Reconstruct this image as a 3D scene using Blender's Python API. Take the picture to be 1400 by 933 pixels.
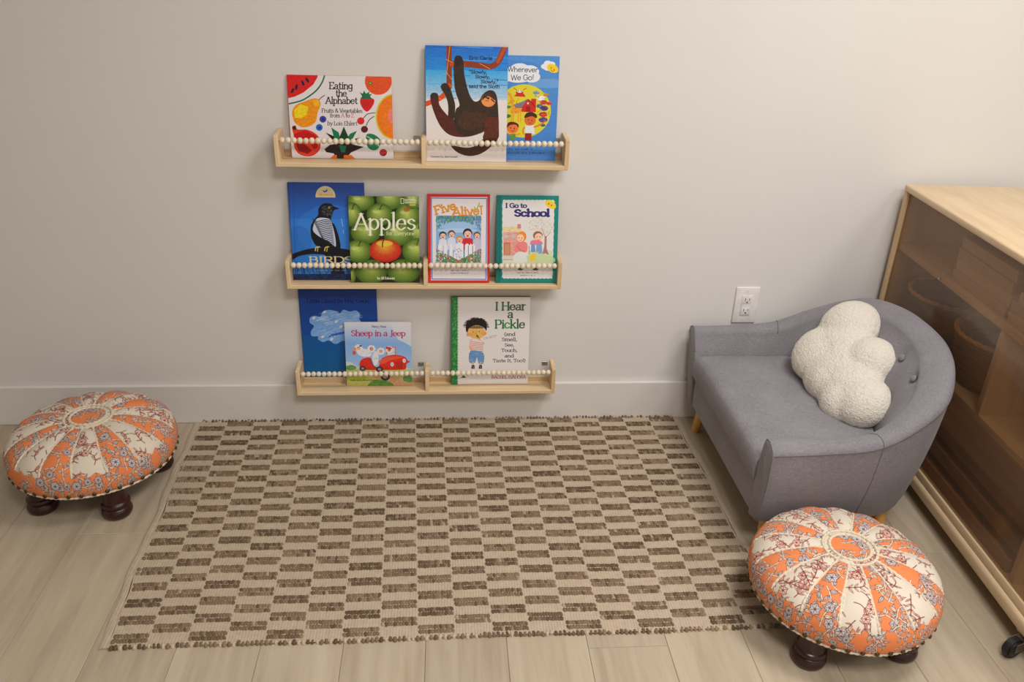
import bpy, bmesh, math, random
import numpy as np
from mathutils import Vector, Matrix

# ---------------------------------------------------------------- clear
for o in list(bpy.data.objects):
    bpy.data.objects.remove(o, do_unlink=True)
S = bpy.context.scene
COL = S.collection
PI = math.pi

# ---------------------------------------------------------------- camera
CAM_POS = Vector((0, -2.3433, 1.4223))
PIT, YAW, ROL, FPX = .4519, .0881, .0345, 1130.15
cam_d = bpy.data.cameras.new('camera')
cam = bpy.data.objects.new('camera', cam_d)
COL.objects.link(cam)
S.camera = cam
cam_d.sensor_fit = 'HORIZONTAL'
cam_d.sensor_width = 36
cam_d.lens = FPX / 1400 * 36
cam_d.clip_start = .05
_fw = Vector((math.sin(YAW) * math.cos(PIT), math.cos(YAW) * math.cos(PIT), -math.sin(PIT)))
_r = Vector((math.cos(YAW), -math.sin(YAW), 0))
_u = _r.cross(_fw)
_r2 = _r * math.cos(ROL) + _u * math.sin(ROL)
_u2 = -_r * math.sin(ROL) + _u * math.cos(ROL)
cam.matrix_world = Matrix(((_r2.x, _u2.x, -_fw.x, CAM_POS.x), (_r2.y, _u2.y, -_fw.y, CAM_POS.y),
                           (_r2.z, _u2.z, -_fw.z, CAM_POS.z), (0, 0, 0, 1)))

# ---------------------------------------------------------------- world, lamps, exposure
w = bpy.data.worlds.new('world'); S.world = w; w.use_nodes = True
bg = w.node_tree.nodes['Background']
bg.inputs[0].default_value = (1.0, .90, .80, 1); bg.inputs[1].default_value = .30
def area(name, loc, target, sx, sy, power, col):
    d = bpy.data.lights.new(name, 'AREA'); d.shape = 'RECTANGLE'; d.size = sx; d.size_y = sy
    d.energy = power; d.color = col
    o = bpy.data.objects.new(name, d); COL.objects.link(o); o.location = loc
    o.rotation_euler = (Vector(target) - Vector(loc)).to_track_quat('-Z', 'Y').to_euler()
    return o
area('ceiling_panel_light', (1.25, -1.25, 2.62), (1.25, -1.25, 0), .7, .6, 33, (1, .99, .985))
area('ceiling_panel_light', (.45, -2.6, 2.62), (.45, -2.6, 0), .7, .6, 43, (1, .99, .985))
area('ceiling_panel_light', (2.4, -2.9, 2.62), (2.4, -2.9, 0), .7, .6, 27, (1, .99, .985))
S.view_settings.view_transform = 'Standard'
S.view_settings.look = 'None'
S.view_settings.gamma = 1
S.view_settings.use_curve_mapping = False
S.view_settings.exposure = 0.0

# ---------------------------------------------------------------- helpers
def s2l(c):
    return tuple(((x / 255) / 12.92 if x <= 10 else (((x / 255) + .055) / 1.055) ** 2.4) for x in c) + (1,)

def tag(o, label=None, cat=None, group=None, kind=None):
    if label: o['label'] = label
    if cat: o['category'] = cat
    if group: o['group'] = group
    if kind: o['kind'] = kind
    return o

def empty(name, loc=(0, 0, 0), rz=0, **k):
    o = bpy.data.objects.new(name, None); COL.objects.link(o)
    o.empty_display_size = .05
    o.location = loc; o.rotation_euler = (0, 0, rz)
    return tag(o, **k)

def link_mesh(name, me, mat, parent=None, smooth=False):
    o = bpy.data.objects.new(name, me); COL.objects.link(o)
    if mat is not None and not me.materials: me.materials.append(mat)
    if parent is not None: o.parent = parent
    if smooth:
        me.polygons.foreach_set('use_smooth', [True] * len(me.polygons)); me.update()
    return o

def obj(name, bm, mat, parent=None, smooth=False, sharp=None):
    me = bpy.data.meshes.new(name)
    bmesh.ops.recalc_face_normals(bm, faces=bm.faces)
    bm.to_mesh(me); bm.free()
    o = link_mesh(name, me, mat, parent, smooth)
    if smooth and sharp: 
        me.set_sharp_from_angle(angle=math.radians(sharp))
    return o

def box(bm, x0, x1, y0, y1, z0, z1, bev=0, seg=2):
    r = bmesh.ops.create_cube(bm, size=1)
    vs = r['verts']
    for v in vs:
        v.co = Vector((x0 if v.co.x < 0 else x1, y0 if v.co.y < 0 else y1, z0 if v.co.z < 0 else z1))
    if bev:
        es = list({e for v in vs for e in v.link_edges})
        bmesh.ops.bevel(bm, geom=es, offset=bev, segments=seg, affect='EDGES', profile=.5)
    return bm

def nbox(*a, **k):
    return box(bmesh.new(), *a, **k)

def lathe(bm, prof, n=24, cx=0, cy=0, cap=True):
    rings = []
    for r, z in prof:
        if r < 1e-6: rings.append([bm.verts.new((cx, cy, z))])
        else: rings.append([bm.verts.new((cx + r * math.cos(2 * PI * i / n), cy + r * math.sin(2 * PI * i / n), z)) for i in range(n)])
    for a, b in zip(rings, rings[1:]):
        for i in range(n):
            j = (i + 1) % n
            if len(a) == 1 and len(b) == 1: continue
            if len(a) == 1: bm.faces.new((a[0], b[i], b[j]))
            elif len(b) == 1: bm.faces.new((a[i], a[j], b[0]))
            else: bm.faces.new((a[i], a[j], b[j], b[i]))
    if cap:
        for r in (rings[0], rings[-1]):
            if len(r) > 2: bm.faces.new(r)
    return bm

def tube(bm, pts, r, n=8, cap=True):
    pts = [Vector(p) for p in pts]
    rs = r if isinstance(r, (list, tuple)) else [r] * len(pts)
    prev = None; rings = []
    for i, p in enumerate(pts):
        t = (pts[min(i + 1, len(pts) - 1)] - pts[max(i - 1, 0)]).normalized()
        a = prev if prev is not None else (Vector((0, 0, 1)) if abs(t.z) < .9 else Vector((1, 0, 0)))
        s = (a - t * a.dot(t)).normalized(); prev = s
        q = t.cross(s)
        rings.append([bm.verts.new(p + (s * math.cos(2 * PI * k / n) + q * math.sin(2 * PI * k / n)) * rs[i]) for k in range(n)])
    for a, b in zip(rings, rings[1:]):
        for k in range(n):
            j = (k + 1) % n
            bm.faces.new((a[k], a[j], b[j], b[k]))
    if cap:
        bm.faces.new(rings[0]); bm.faces.new(rings[-1])
    return bm

def cr(pts, n=6, closed=False):
    """Catmull-Rom through points of any dimension"""
    P = np.array(pts, float); N = len(P); out = []
    rng = range(N) if closed else range(N - 1)
    for i in rng:
        p1, p2 = P[i], P[(i + 1) % N]
        p0 = P[i - 1] if (i > 0 or closed) else 2 * p1 - p2
        p3 = P[(i + 2) % N] if (i + 2 < N or closed) else 2 * p2 - p1
        for k in range(n):
            t = k / n
            out.append(.5 * (2 * p1 + (p2 - p0) * t + (2 * p0 - 5 * p1 + 4 * p2 - p3) * t * t + (3 * p1 - 3 * p2 + p3 - p0) * t ** 3))
    if not closed: out.append(P[-1])
    return np.array(out)

# ---------------------------------------------------------------- materials
class NT:
    def __init__(s, name):
        s.m = bpy.data.materials.new(name); s.m.use_nodes = True
        s.t = s.m.node_tree; s.n = s.t.nodes; s.l = s.t.links
        s.b = s.n['Principled BSDF']
    def add(s, kind, **k):
        q = s.n.new(kind)
        for a, v in k.items():
            if a.startswith('i_'): q.inputs[int(a[2:])].default_value = v
            else: setattr(q, a, v)
        return q
    def link(s, a, b): s.l.new(a, b)
    def coords(s, scale=(1, 1, 1), which='Object'):
        tc = s.add('ShaderNodeTexCoord'); mp = s.add('ShaderNodeMapping')
        mp.inputs['Scale'].default_value = scale
        s.link(tc.outputs[which], mp.inputs['Vector']); return mp.outputs['Vector']
    def noise(s, vec, scale, detail=4, rough=.55, dist=0):
        q = s.add('ShaderNodeTexNoise'); q.inputs['Scale'].default_value = scale
        q.inputs['Detail'].default_value = detail; q.inputs['Roughness'].default_value = rough
        q.inputs['Distortion'].default_value = dist
        s.link(vec, q.inputs['Vector']); return q.outputs['Fac']
    def ramp(s, fac, stops):
        q = s.add('ShaderNodeValToRGB'); e = q.color_ramp.elements
        while len(e) < len(stops): e.new(.5)
        for a, (p, c) in zip(e, stops): a.position = p; a.color = c if len(c) == 4 else s2l(c)
        s.link(fac, q.inputs['Fac']); return q.outputs['Color']
    def bump(s, h, strength=.3, dist=.001, normal=None):
        q = s.add('ShaderNodeBump'); q.inputs['Strength'].default_value = strength; q.inputs['Distance'].default_value = dist
        s.link(h, q.inputs['Height'])
        if normal: s.link(normal, q.inputs['Normal'])
        s.link(q.outputs['Normal'], s.b.inputs['Normal']); return q.outputs['Normal']
    def math(s, op, a, b=None):
        q = s.add('ShaderNodeMath', operation=op)
        for i, x in enumerate((a, b)):
            if x is None: continue
            if isinstance(x, (int, float)): q.inputs[i].default_value = x
            else: s.link(x, q.inputs[i])
        return q.outputs[0]

def plain(name, col, rough=.6, metal=0, bump=None, spec=.5, var=1):
    t = NT(name); t.b.inputs['Base Color'].default_value = s2l(col)
    t.b.inputs['Roughness'].default_value = rough; t.b.inputs['Metallic'].default_value = metal
    t.b.inputs['Specular IOR Level'].default_value = spec
    v = t.coords(); f = t.noise(v, 40, 3)
    c = t.ramp(f, [(.3, tuple(x * (1 - .035 * var) for x in col)), (.7, tuple(min(255, x * (1 + .03 * var)) for x in col))])
    t.link(c, t.b.inputs['Base Color'])
    if bump: t.bump(t.noise(t.coords(), bump[0], 4), bump[1], bump[2])
    return t.m

def wood(name, c0, c1, c2, scale=(1, 1, 1), rough=.5, grain=18, rnd=.0, bump=.12):
    """grain runs along the axis whose scale is small"""
    t = NT(name); v = t.coords(scale)
    if rnd:
        oi = t.add('ShaderNodeObjectInfo'); ad = t.add('ShaderNodeVectorMath', operation='ADD')
        mu = t.add('ShaderNodeVectorMath', operation='SCALE'); mu.inputs[3].default_value = 37.0
        cx = t.add('ShaderNodeCombineXYZ')
        for i in range(3): t.link(oi.outputs['Random'], cx.inputs[i])
        t.link(cx.outputs[0], mu.inputs[0]); t.link(v, ad.inputs[0]); t.link(mu.outputs[0], ad.inputs[1]); v = ad.outputs[0]
    a = t.noise(v, grain, 6, .6, .6); b = t.noise(v, grain * .22, 3, .5, 1.2)
    f = t.math('ADD', t.math('MULTIPLY', a, .5), t.math('MULTIPLY', b, .5))
    c = t.ramp(f, [(.36, c0), (.5, c1), (.64, c2)])
    if rnd:
        mx = t.add('ShaderNodeHueSaturation'); t.link(c, mx.inputs['Color'])
        t.link(t.math('ADD', t.math('MULTIPLY', oi.outputs['Random'], rnd), 1 - rnd / 2), mx.inputs['Value']); c = mx.outputs[0]
    t.link(c, t.b.inputs['Base Color']); t.b.inputs['Roughness'].default_value = rough
    t.bump(a, bump, .0006)
    return t.m

M = {}
def mk_wall():
    t = NT('wall_paint'); v = t.coords()
    c = t.ramp(t.noise(v, 1.2, 3), [(.3, (215, 211, 206)), (.7, (219, 215, 210))])
    t.link(c, t.b.inputs['Base Color']); t.b.inputs['Roughness'].default_value = .72
    t.b.inputs['Specular IOR Level'].default_value = .25
    t.bump(t.noise(v, 260, 3), .12, .0006); return t.m
M['wall'] = mk_wall()
M['trim'] = plain('trim_paint', (219, 214, 208), .45, var=.15)
M['ceil'] = plain('ceiling_paint', (225, 220, 212), .8)
M['plank'] = wood('vinyl_plank', (168, 151, 128), (181, 165, 141), (191, 176, 152), (9, .7, 9), .42, 5, .10, .08)
M['sub'] = plain('plank_joint', (96, 80, 62), .8)
M['pine'] = wood('pine', (205, 172, 126), (222, 193, 150), (231, 207, 167), (.9, 9, 9), .5, 6)
M['pine_up'] = wood('pine_upright', (205, 172, 126), (222, 193, 150), (231, 207, 167), (9, 9, .9), .5, 6)
M['bead'] = plain('raw_bead', (228, 214, 190), .55)
M['cord'] = plain('cord', (226, 220, 206), .9)
M['maple'] = wood('maple_ply', (200, 172, 134), (214, 188, 150), (223, 199, 163), (8, .8, 8), .38, 5)
M['maple_up'] = wood('maple_upright', (194, 163, 122), (208, 178, 136), (218, 190, 148), (8, 8, .8), .42, 5)
M['steel'] = plain('brushed_steel', (170, 168, 165), .3, .9)
M['brass'] = plain('antique_brass', (96, 74, 48), .42, .8)
M['black'] = plain('black_rubber', (24, 24, 25), .5)
M['white_plastic'] = plain('white_plastic', (226, 221, 218), .35)
M['slot'] = plain('socket_slot', (70, 64, 60), .6)
M['page'] = plain('book_pages', (225, 218, 203), .85)
M['beech'] = wood('beech_leg', (205, 150, 75), (222, 170, 95), (230, 182, 108), (9, 9, 1), .45, 6)
M['mahog'] = wood('dark_mahogany', (34, 9, 7), (50, 14, 11), (66, 21, 16), (7, 7, 1), .3, 6)
# ---------------------------------------------------------------- flat print: a small painter for covers and cloth
class Canvas:
    def __init__(s, w, h, quad=None, bg=(255, 255, 255)):
        s.w, s.h = w, h
        s.a = np.empty((h, w, 3), np.float32); s.a[:] = bg
        s.rs = np.random.RandomState(w * 7 + h)
        if quad is None: s.H = np.eye(3)
        else:
            A = []; B = []
            for (x, y), (u, v) in zip(quad, [(0, 0), (w, 0), (w, h), (0, h)]):
                A.append([x, y, 1, 0, 0, 0, -u * x, -u * y]); B.append(u)
                A.append([0, 0, 0, x, y, 1, -v * x, -v * y]); B.append(v)
            s.H = np.append(np.linalg.solve(np.array(A, float), np.array(B, float)), 1).reshape(3, 3)
        p = s.T([(300, 300), (400, 400)]); s.k = float(np.abs(p[1] - p[0]).mean() / 100)
    def T(s, pts):
        P = np.c_[np.array(pts, float).reshape(-1, 2), np.ones(len(pts))] @ s.H.T
        return P[:, :2] / P[:, 2:]
    def _bb(s, P, m=2):
        x0, y0 = np.floor(P.min(0) - m).astype(int); x1, y1 = np.ceil(P.max(0) + m).astype(int)
        return max(0, x0), max(0, y0), min(s.w, x1), min(s.h, y1)
    def _mix(s, bb, cov, col, a=1, n=0):
        x0, y0, x1, y1 = bb
        cov = (cov * a)[..., None]
        c = np.array(col, np.float32)
        if c.ndim == 1: c = np.broadcast_to(c, cov.shape[:2] + (3,))
        if n:
            g = s.rs.rand((y1 - y0) // 6 + 2, (x1 - x0) // 14 + 2)
            yy = (np.arange(y1 - y0) / 6); xx = (np.arange(x1 - x0) / 14)
            yi = yy.astype(int); xi = xx.astype(int); fy = (yy - yi)[:, None]; fx = (xx - xi)[None]
            q = (g[yi][:, xi] * (1 - fx) + g[yi][:, xi + 1] * fx) * (1 - fy) + (g[yi + 1][:, xi] * (1 - fx) + g[yi + 1][:, xi + 1] * fx) * fy
            c = c * (1 + n * (q - .5) * 2)[..., None]
        s.a[y0:y1, x0:x1] = s.a[y0:y1, x0:x1] * (1 - cov) + np.clip(c, 0, 255) * cov
    def poly(s, pts, col, sm=0, a=1, n=0, mask=None):
        if sm: pts = cr(pts, sm, True)
        P = s.T(pts); bb = s._bb(P); x0, y0, x1, y1 = bb
        if x1 <= x0 or y1 <= y0: return
        cov = np.zeros((y1 - y0, x1 - x0), np.float32)
        X1, Y1 = P[:, 0], P[:, 1]; X2, Y2 = np.roll(X1, -1), np.roll(Y1, -1)
        for oy in (.17, .5, .83):
            for ox in (.25, .75):
                ys = (np.arange(y0, y1) + oy)[:, None]; xs = (np.arange(x0, x1) + ox)[None]
                ins = np.zeros(cov.shape, bool)
                for a1, b1, a2, b2 in zip(X1, Y1, X2, Y2):
                    if b1 == b2: continue
                    c = (ys > min(b1, b2)) & (ys <= max(b1, b2))
                    xi = a1 + (ys - b1) * (a2 - a1) / (b2 - b1)
                    ins ^= c & (xs < xi)
                cov += ins
        s._mix(bb, cov / 6, col, a, n)
    def ell(s, cx, cy, rx, ry, col, rot=0, a=1, n=0):
        t = np.linspace(0, 2 * PI, 28, endpoint=False); c, d = math.cos(rot), math.sin(rot)
        x, y = rx * np.cos(t), ry * np.sin(t)
        s.poly(np.c_[cx + x * c - y * d, cy + x * d + y * c], col, 0, a, n)
    def ball(s, cx, cy, rx, ry, c_in, c_out, lx=-.25, ly=-.3, n=0):
        for k in range(9):
            f = 1 - k / 9
            q = np.array(c_out, float) * f + np.array(c_in, float) * (1 - f)
            s.ell(cx + lx * rx * (1 - f), cy + ly * ry * (1 - f), rx * f, ry * f, q, n=n)
    def rect(s, x0, y0, x1, y1, col, n=0, a=1):
        s.poly([(x0, y0), (x1, y0), (x1, y1), (x0, y1)], col, 0, a, n)
    def grad(s, y0, y1, c0, c1, n=0, x0=-400, x1=1500, steps=24):
        for i in range(steps):
            f = (i + .5) / steps
            s.rect(x0, y0 + (y1 - y0) * i / steps - 1, x1, y0 + (y1 - y0) * (i + 1) / steps + 1,
                   np.array(c0, float) * (1 - f) + np.array(c1, float) * f, n)
    def strokes(s, segs, col, a=1):
        """segs: list of (pts in canvas px, halfwidths); one coverage layer"""
        allp = np.vstack([p for p, _ in segs]); mw = max(float(np.max(hw)) for _, hw in segs)
        bb = s._bb(allp, mw + 2); x0, y0, x1, y1 = bb
        if x1 <= x0 or y1 <= y0: return
        cov = np.zeros((y1 - y0, x1 - x0), np.float32)
        for P, hw in segs:
            for i in range(len(P) - 1):
                A, B = P[i], P[i + 1]; h = hw[i]
                u0 = max(x0, int(min(A[0], B[0]) - h - 2)); u1 = min(x1, int(max(A[0], B[0]) + h + 3))
                v0 = max(y0, int(min(A[1], B[1]) - h - 2)); v1 = min(y1, int(max(A[1], B[1]) + h + 3))
                if u1 <= u0 or v1 <= v0: continue
                X = (np.arange(u0, u1) + .5)[None]; Y = (np.arange(v0, v1) + .5)[:, None]
                d = B - A; L = float(d @ d) or 1e-9
                t = np.clip(((X - A[0]) * d[0] + (Y - A[1]) * d[1]) / L, 0, 1)
                D = np.hypot(X - A[0] - t * d[0], Y - A[1] - t * d[1])
                q = np.clip(h + .5 - D, 0, 1) * min(1, 2 * h + .2)
                sl = cov[v0 - y0:v1 - y0, u0 - x0:u1 - x0]
                np.maximum(sl, q, out=sl)
        s._mix(bb, cov, col, a)
    def line(s, pts, wd, col, sm=5, a=1):
        if sm and len(pts) > 2: pts = cr(pts, sm)
        P = s.T(pts); s.strokes([(P, [wd * s.k / 2] * len(P))], col, a)
    def text(s, st, x0, yb, x1, cap, col, tv=1.1, th=.6, serif=True, rot=0, cols=None, jit=0, a=1):
        """fit st between x0 and x1 (same frame as the points), baseline yb, capital height cap"""
        tv, th = tv * 1.2, th * 1.25
        adv = [GL[c][0] if c in GL else 2.6 for c in st]
        tot = sum(adv) or 1; sx = (x1 - x0) / tot; sy = cap / 7.5; X = 0
        cr_, sr = math.cos(rot), math.sin(rot)
        for ci, c in enumerate(st):
            segs = []
            if c in GL:
                jy = (s.rs.rand() - .5) * jit
                for kind, pts in GL[c][1]:
                    g = np.array(pts, float)
                    bars = []
                    if kind == 'c': g = cr(g, 5)
                    elif kind == 'o': g = cr(g, 5, True); g = np.vstack([g, g[:1]])
                    elif kind == 'd': g = np.array([g[0], g[0] + (0, .05)])
                    elif serif:
                        for p, q in ((g[0], g[1]), (g[-1], g[-2])):
                            if abs(p[1] - q[1]) > 1.2 * abs(p[0] - q[0]) or (abs(p[1] - q[1]) > 2.5 and p[1] in (0, 7.5)):
                                if p[1] in (0, 7.5, -2.5): bars.append([(p[0] - 1.05, p[1]), (p[0] + 1.05, p[1])])
                                elif p[1] in (5, 8): bars.append([(p[0] - 1.05, p[1] - .15), (p[0] + .2, p[1])])
                    for gg, isbar in [(g, 0)] + [(np.array(b, float), 1) for b in bars]:
                        dx = np.diff(gg[:, 0]); dy = np.diff(gg[:, 1]); L = np.hypot(dx, dy) + 1e-9
                        wd = th + (tv - th) * np.abs(dy / L) ** 1.3 if not isbar else np.full(len(L), th)
                        if kind == 'd' and not isbar: wd = np.full(len(L), max(tv, .9) * 1.15)
                        lx = (X + gg[:, 0]) * sx; ly = -(gg[:, 1] + jy) * sy
                        P = s.T(np.c_[x0 + lx * cr_ - ly * sr, yb + lx * sr + ly * cr_])
                        segs.append((P, wd * (abs(sx) + sy) / 2 * s.k / 2))
                s.strokes(segs, cols[ci] if cols else col, a)
            X += adv[ci]
    def tiny(s, x0, y, x1, h, col, a=.7):
        """writing too small in the photograph to be read"""
        x = x0
        while x < x1:
            L = h * (.5 + s.rs.rand() * .5)
            s.line([(x, y), (x + h * .1, y - h * (.6 + .4 * s.rs.rand())), (x + h * .3, y - h * .1), (x + h * .5, y - h * .5)], h * .16, col, 0, a)
            x += L if s.rs.rand() > .2 else L * 1.9
    def image(s, name):
        im = bpy.data.images.new(name, s.w, s.h)
        px = np.ones((s.h, s.w, 4), np.float32); px[..., :3] = np.clip(s.a, 0, 255)[::-1] / 255
        im.pixels.foreach_set(px.ravel()); im.update(); im.pack()
        return im

def _g(adv, *st):
    out = []
    for q in st:
        k, p = q[0], q[1:].split()
        out.append((k, [tuple(float(v) for v in t.split(',')) for t in p]))
    return adv, out
GL = {
'a': _g(5.2, 'c.8,4 2.1,5 3.6,4.6 3.9,3.4', 'v3.9,3.5 3.9,.4 4.7,0', 'c3.9,2.9 2,2.6 .6,1.6 .9,.3 2.2,0 3.9,1.1'),
'b': _g(5.5, 'l.9,8 .9,0', 'c.9,1.2 2.7,0 4.5,1.3 4.5,3.8 2.8,5 .9,3.8'),
'c': _g(4.9, 'c4.2,4 2.6,5 .7,3.9 .5,1.4 2.2,0 4.2,1'),
'd': _g(5.5, 'c4.4,3.9 2.8,5 .9,3.9 .6,1.4 2.2,0 4.4,1.3', 'l4.5,8 4.5,0'),
'e': _g(5.1, 'l.6,2.7 4.3,2.7', 'c4.3,2.7 3.9,4.4 2.4,5 .8,3.9 .5,1.5 2.2,0 4.3,1'),
'f': _g(3.6, 'c3.5,7.4 2.5,8 1.5,6.8 1.5,5', 'l1.5,6 1.5,0', 'h.2,5 3,5'),
'g': _g(5.3, 'c4,3.9 2.3,5 .7,3.8 .5,1.8 1.9,.5 4,1.5', 'c4,4.9 4.1,0 3.6,-2 2,-2.6 .6,-1.8'),
'h': _g(5.6, 'l.9,8 .9,0', 'c.9,3.4 2.6,5 4.3,4.2 4.5,2.5', 'l4.5,3.2 4.5,0'),
'i': _g(2.5, 'l1.2,5 1.2,0', 'd1.2,7'),
'k': _g(5.3, 'l.9,8 .9,0', 'h4.3,5 .9,2', 'h2,3 4.7,0'),
'l': _g(2.5, 'l1.2,8 1.2,0'),
'm': _g(8.3, 'l.9,5 .9,0', 'c.9,3.4 2.4,5 3.9,4.2 4.1,2.5', 'l4.1,3.2 4.1,0', 'c4.1,3.4 5.6,5 7,4.2 7.2,2.5', 'l7.2,3.2 7.2,0'),
'n': _g(5.6, 'l.9,5 .9,0', 'c.9,3.4 2.6,5 4.3,4.2 4.5,2.5', 'l4.5,3.2 4.5,0'),
'o': _g(5.3, 'o2.6,5 .7,3.9 .7,1.1 2.6,0 4.5,1.1 4.5,3.9'),
'p': _g(5.5, 'l.9,5 .9,-2.5', 'c.9,1.2 2.7,0 4.5,1.3 4.5,3.8 2.8,5 .9,3.8'),
'r': _g(4.1, 'l.9,5 .9,0', 'c.9,3.2 2,4.8 3.6,4.7'),
's': _g(4.4, 'c3.7,4.1 2.2,5 .7,4 1.6,2.8 3.3,2.2 3.7,1 2.1,0 .5,.9'),
't': _g(3.6, 'c1.5,6.8 1.5,2 2,.2 3.3,.5', 'h.2,5 3.1,5'),
'u': _g(5.6, 'c.9,5 .9,1.6 2.2,0 4.3,1.3', 'l4.5,5 4.5,0'),
'v': _g(4.9, 'h.3,5 2.4,0', 'h2.4,0 4.5,5'),
'w': _g(7.2, 'h.3,5 2.1,0', 'h2.1,0 3.6,5', 'h3.6,5 5.1,0', 'h5.1,0 6.8,5'),
'y': _g(4.9, 'h.3,5 2.5,.2', 'c4.6,5 2.6,.4 1.6,-2 .4,-2.4'),
'A': _g(7, 'l.4,0 3.5,7.5', 'l3.5,7.5 6.6,0', 'h1.6,2.6 5.4,2.6'),
'B': _g(6.2, 'l1,7.5 1,0', 'c1,7.5 4,7.4 4.9,5.7 3.9,4 1,3.9', 'c1,3.9 4.3,3.9 5.4,2 4.3,.1 1,0'),
'C': _g(6.6, 'c6,6 3.7,7.6 1.2,6.3 .6,3.7 1.2,1.2 3.6,-.1 6,1.4'),
'D': _g(6.8, 'l1,7.5 1,0', 'c1,7.5 4.2,7.4 6.1,5.4 6.1,2.1 4.2,.1 1,0'),
'E': _g(6, 'l1.1,7.5 1.1,0', 'h.4,7.5 5.2,7.5 5.3,6.2', 'h1.1,3.9 4.2,3.9', 'h.4,0 5.3,0 5.5,1.5'),
'F': _g(5.7, 'l1.1,7.5 1.1,0', 'h.4,7.5 5.1,7.5 5.2,6.2', 'h1.1,3.9 4,3.9'),
'G': _g(7, 'c6,6.2 3.7,7.6 1.2,6.3 .6,3.7 1.2,1.2 3.6,-.1 6,1', 'l6,3.2 6,.6', 'h4.2,3.3 6.6,3.3'),
'H': _g(7.2, 'l1.1,7.5 1.1,0', 'l6,7.5 6,0', 'h1.1,3.9 6,3.9'),
'I': _g(3, 'l1.4,7.5 1.4,0'),
'J': _g(4.2, 'c2.8,7.4 2.8,1 1.8,-1 .5,-.8', 'h1.6,7.5 3.9,7.5'),
'K': _g(6.6, 'l1.1,7.5 1.1,0', 'h5.6,7.5 1.1,3.2', 'h2.6,4.5 6.1,0'),
'L': _g(5.6, 'l1.1,7.5 1.1,0', 'h.4,0 5,0 5.2,1.6'),
'M': _g(8.2, 'l1.1,7.5 1.1,0', 'h1.1,7.5 4.1,1', 'h4.1,1 7.1,7.5', 'l7.1,7.5 7.1,0'),
'N': _g(7, 'l1.1,7.5 1.1,0', 'h1.1,7.5 5.9,0', 'l5.9,7.5 5.9,0'),
'O': _g(7, 'o3.5,7.5 1.2,6.2 .6,3.7 1.2,1.3 3.5,0 5.8,1.3 6.4,3.7 5.8,6.2'),
'P': _g(6, 'l1.1,7.5 1.1,0', 'c1.1,7.5 4.4,7.4 5.4,5.5 4.4,3.5 1.1,3.4'),
'R': _g(6.5, 'l1.1,7.5 1.1,0', 'c1.1,7.5 4.2,7.4 5.2,5.6 4.2,3.9 1.1,3.8', 'h3,3.8 6,0'),
'S': _g(5.6, 'c4.9,6.2 2.8,7.6 .8,6 1.5,4.5 4,3.4 4.9,1.8 2.9,0 .5,1.2'),
'T': _g(6, 'l3,7.5 3,0', 'h.4,6.2 .5,7.5 5.5,7.5 5.6,6.2'),
'V': _g(6.6, 'l.5,7.5 3.3,0', 'l3.3,0 6.1,7.5'),
'W': _g(9, 'l.5,7.5 2.6,0', 'h2.6,0 4.5,7', 'l4.5,7 6.4,0', 'h6.4,0 8.6,7.5'),
'Y': _g(6.2, 'h.5,7.5 3.1,3.8', 'h5.8,7.5 3.1,3.8', 'l3.1,4 3.1,0'),
'Z': _g(5.8, 'h.9,6.4 .9,7.5 5.1,7.5 .6,0 5.3,0 5.4,1.3'),
'&': _g(7, 'c6.4,3.4 4.6,.8 2.4,0 .7,1.4 1.4,3.4 3.8,5 4,6.6 2.8,7.5 1.7,6.3 2.6,4 6.6,0'),
'!': _g(2.6, 'h1.3,7.5 1.3,2.3', 'd1.3,.4'), '.': _g(2.2, 'd1,.3'), ',': _g(2.4, 'h1.2,.5 .6,-1.4'),
'(': _g(3, 'c2.4,8 .9,5 .9,1.5 2.4,-1.5'), ')': _g(3, 'c.6,8 2.1,5 2.1,1.5 .6,-1.5'),
'"': _g(3.4, 'h1,8 .8,6', 'h2.3,8 2.1,6'),
}
BLK = (34, 30, 34)

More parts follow.
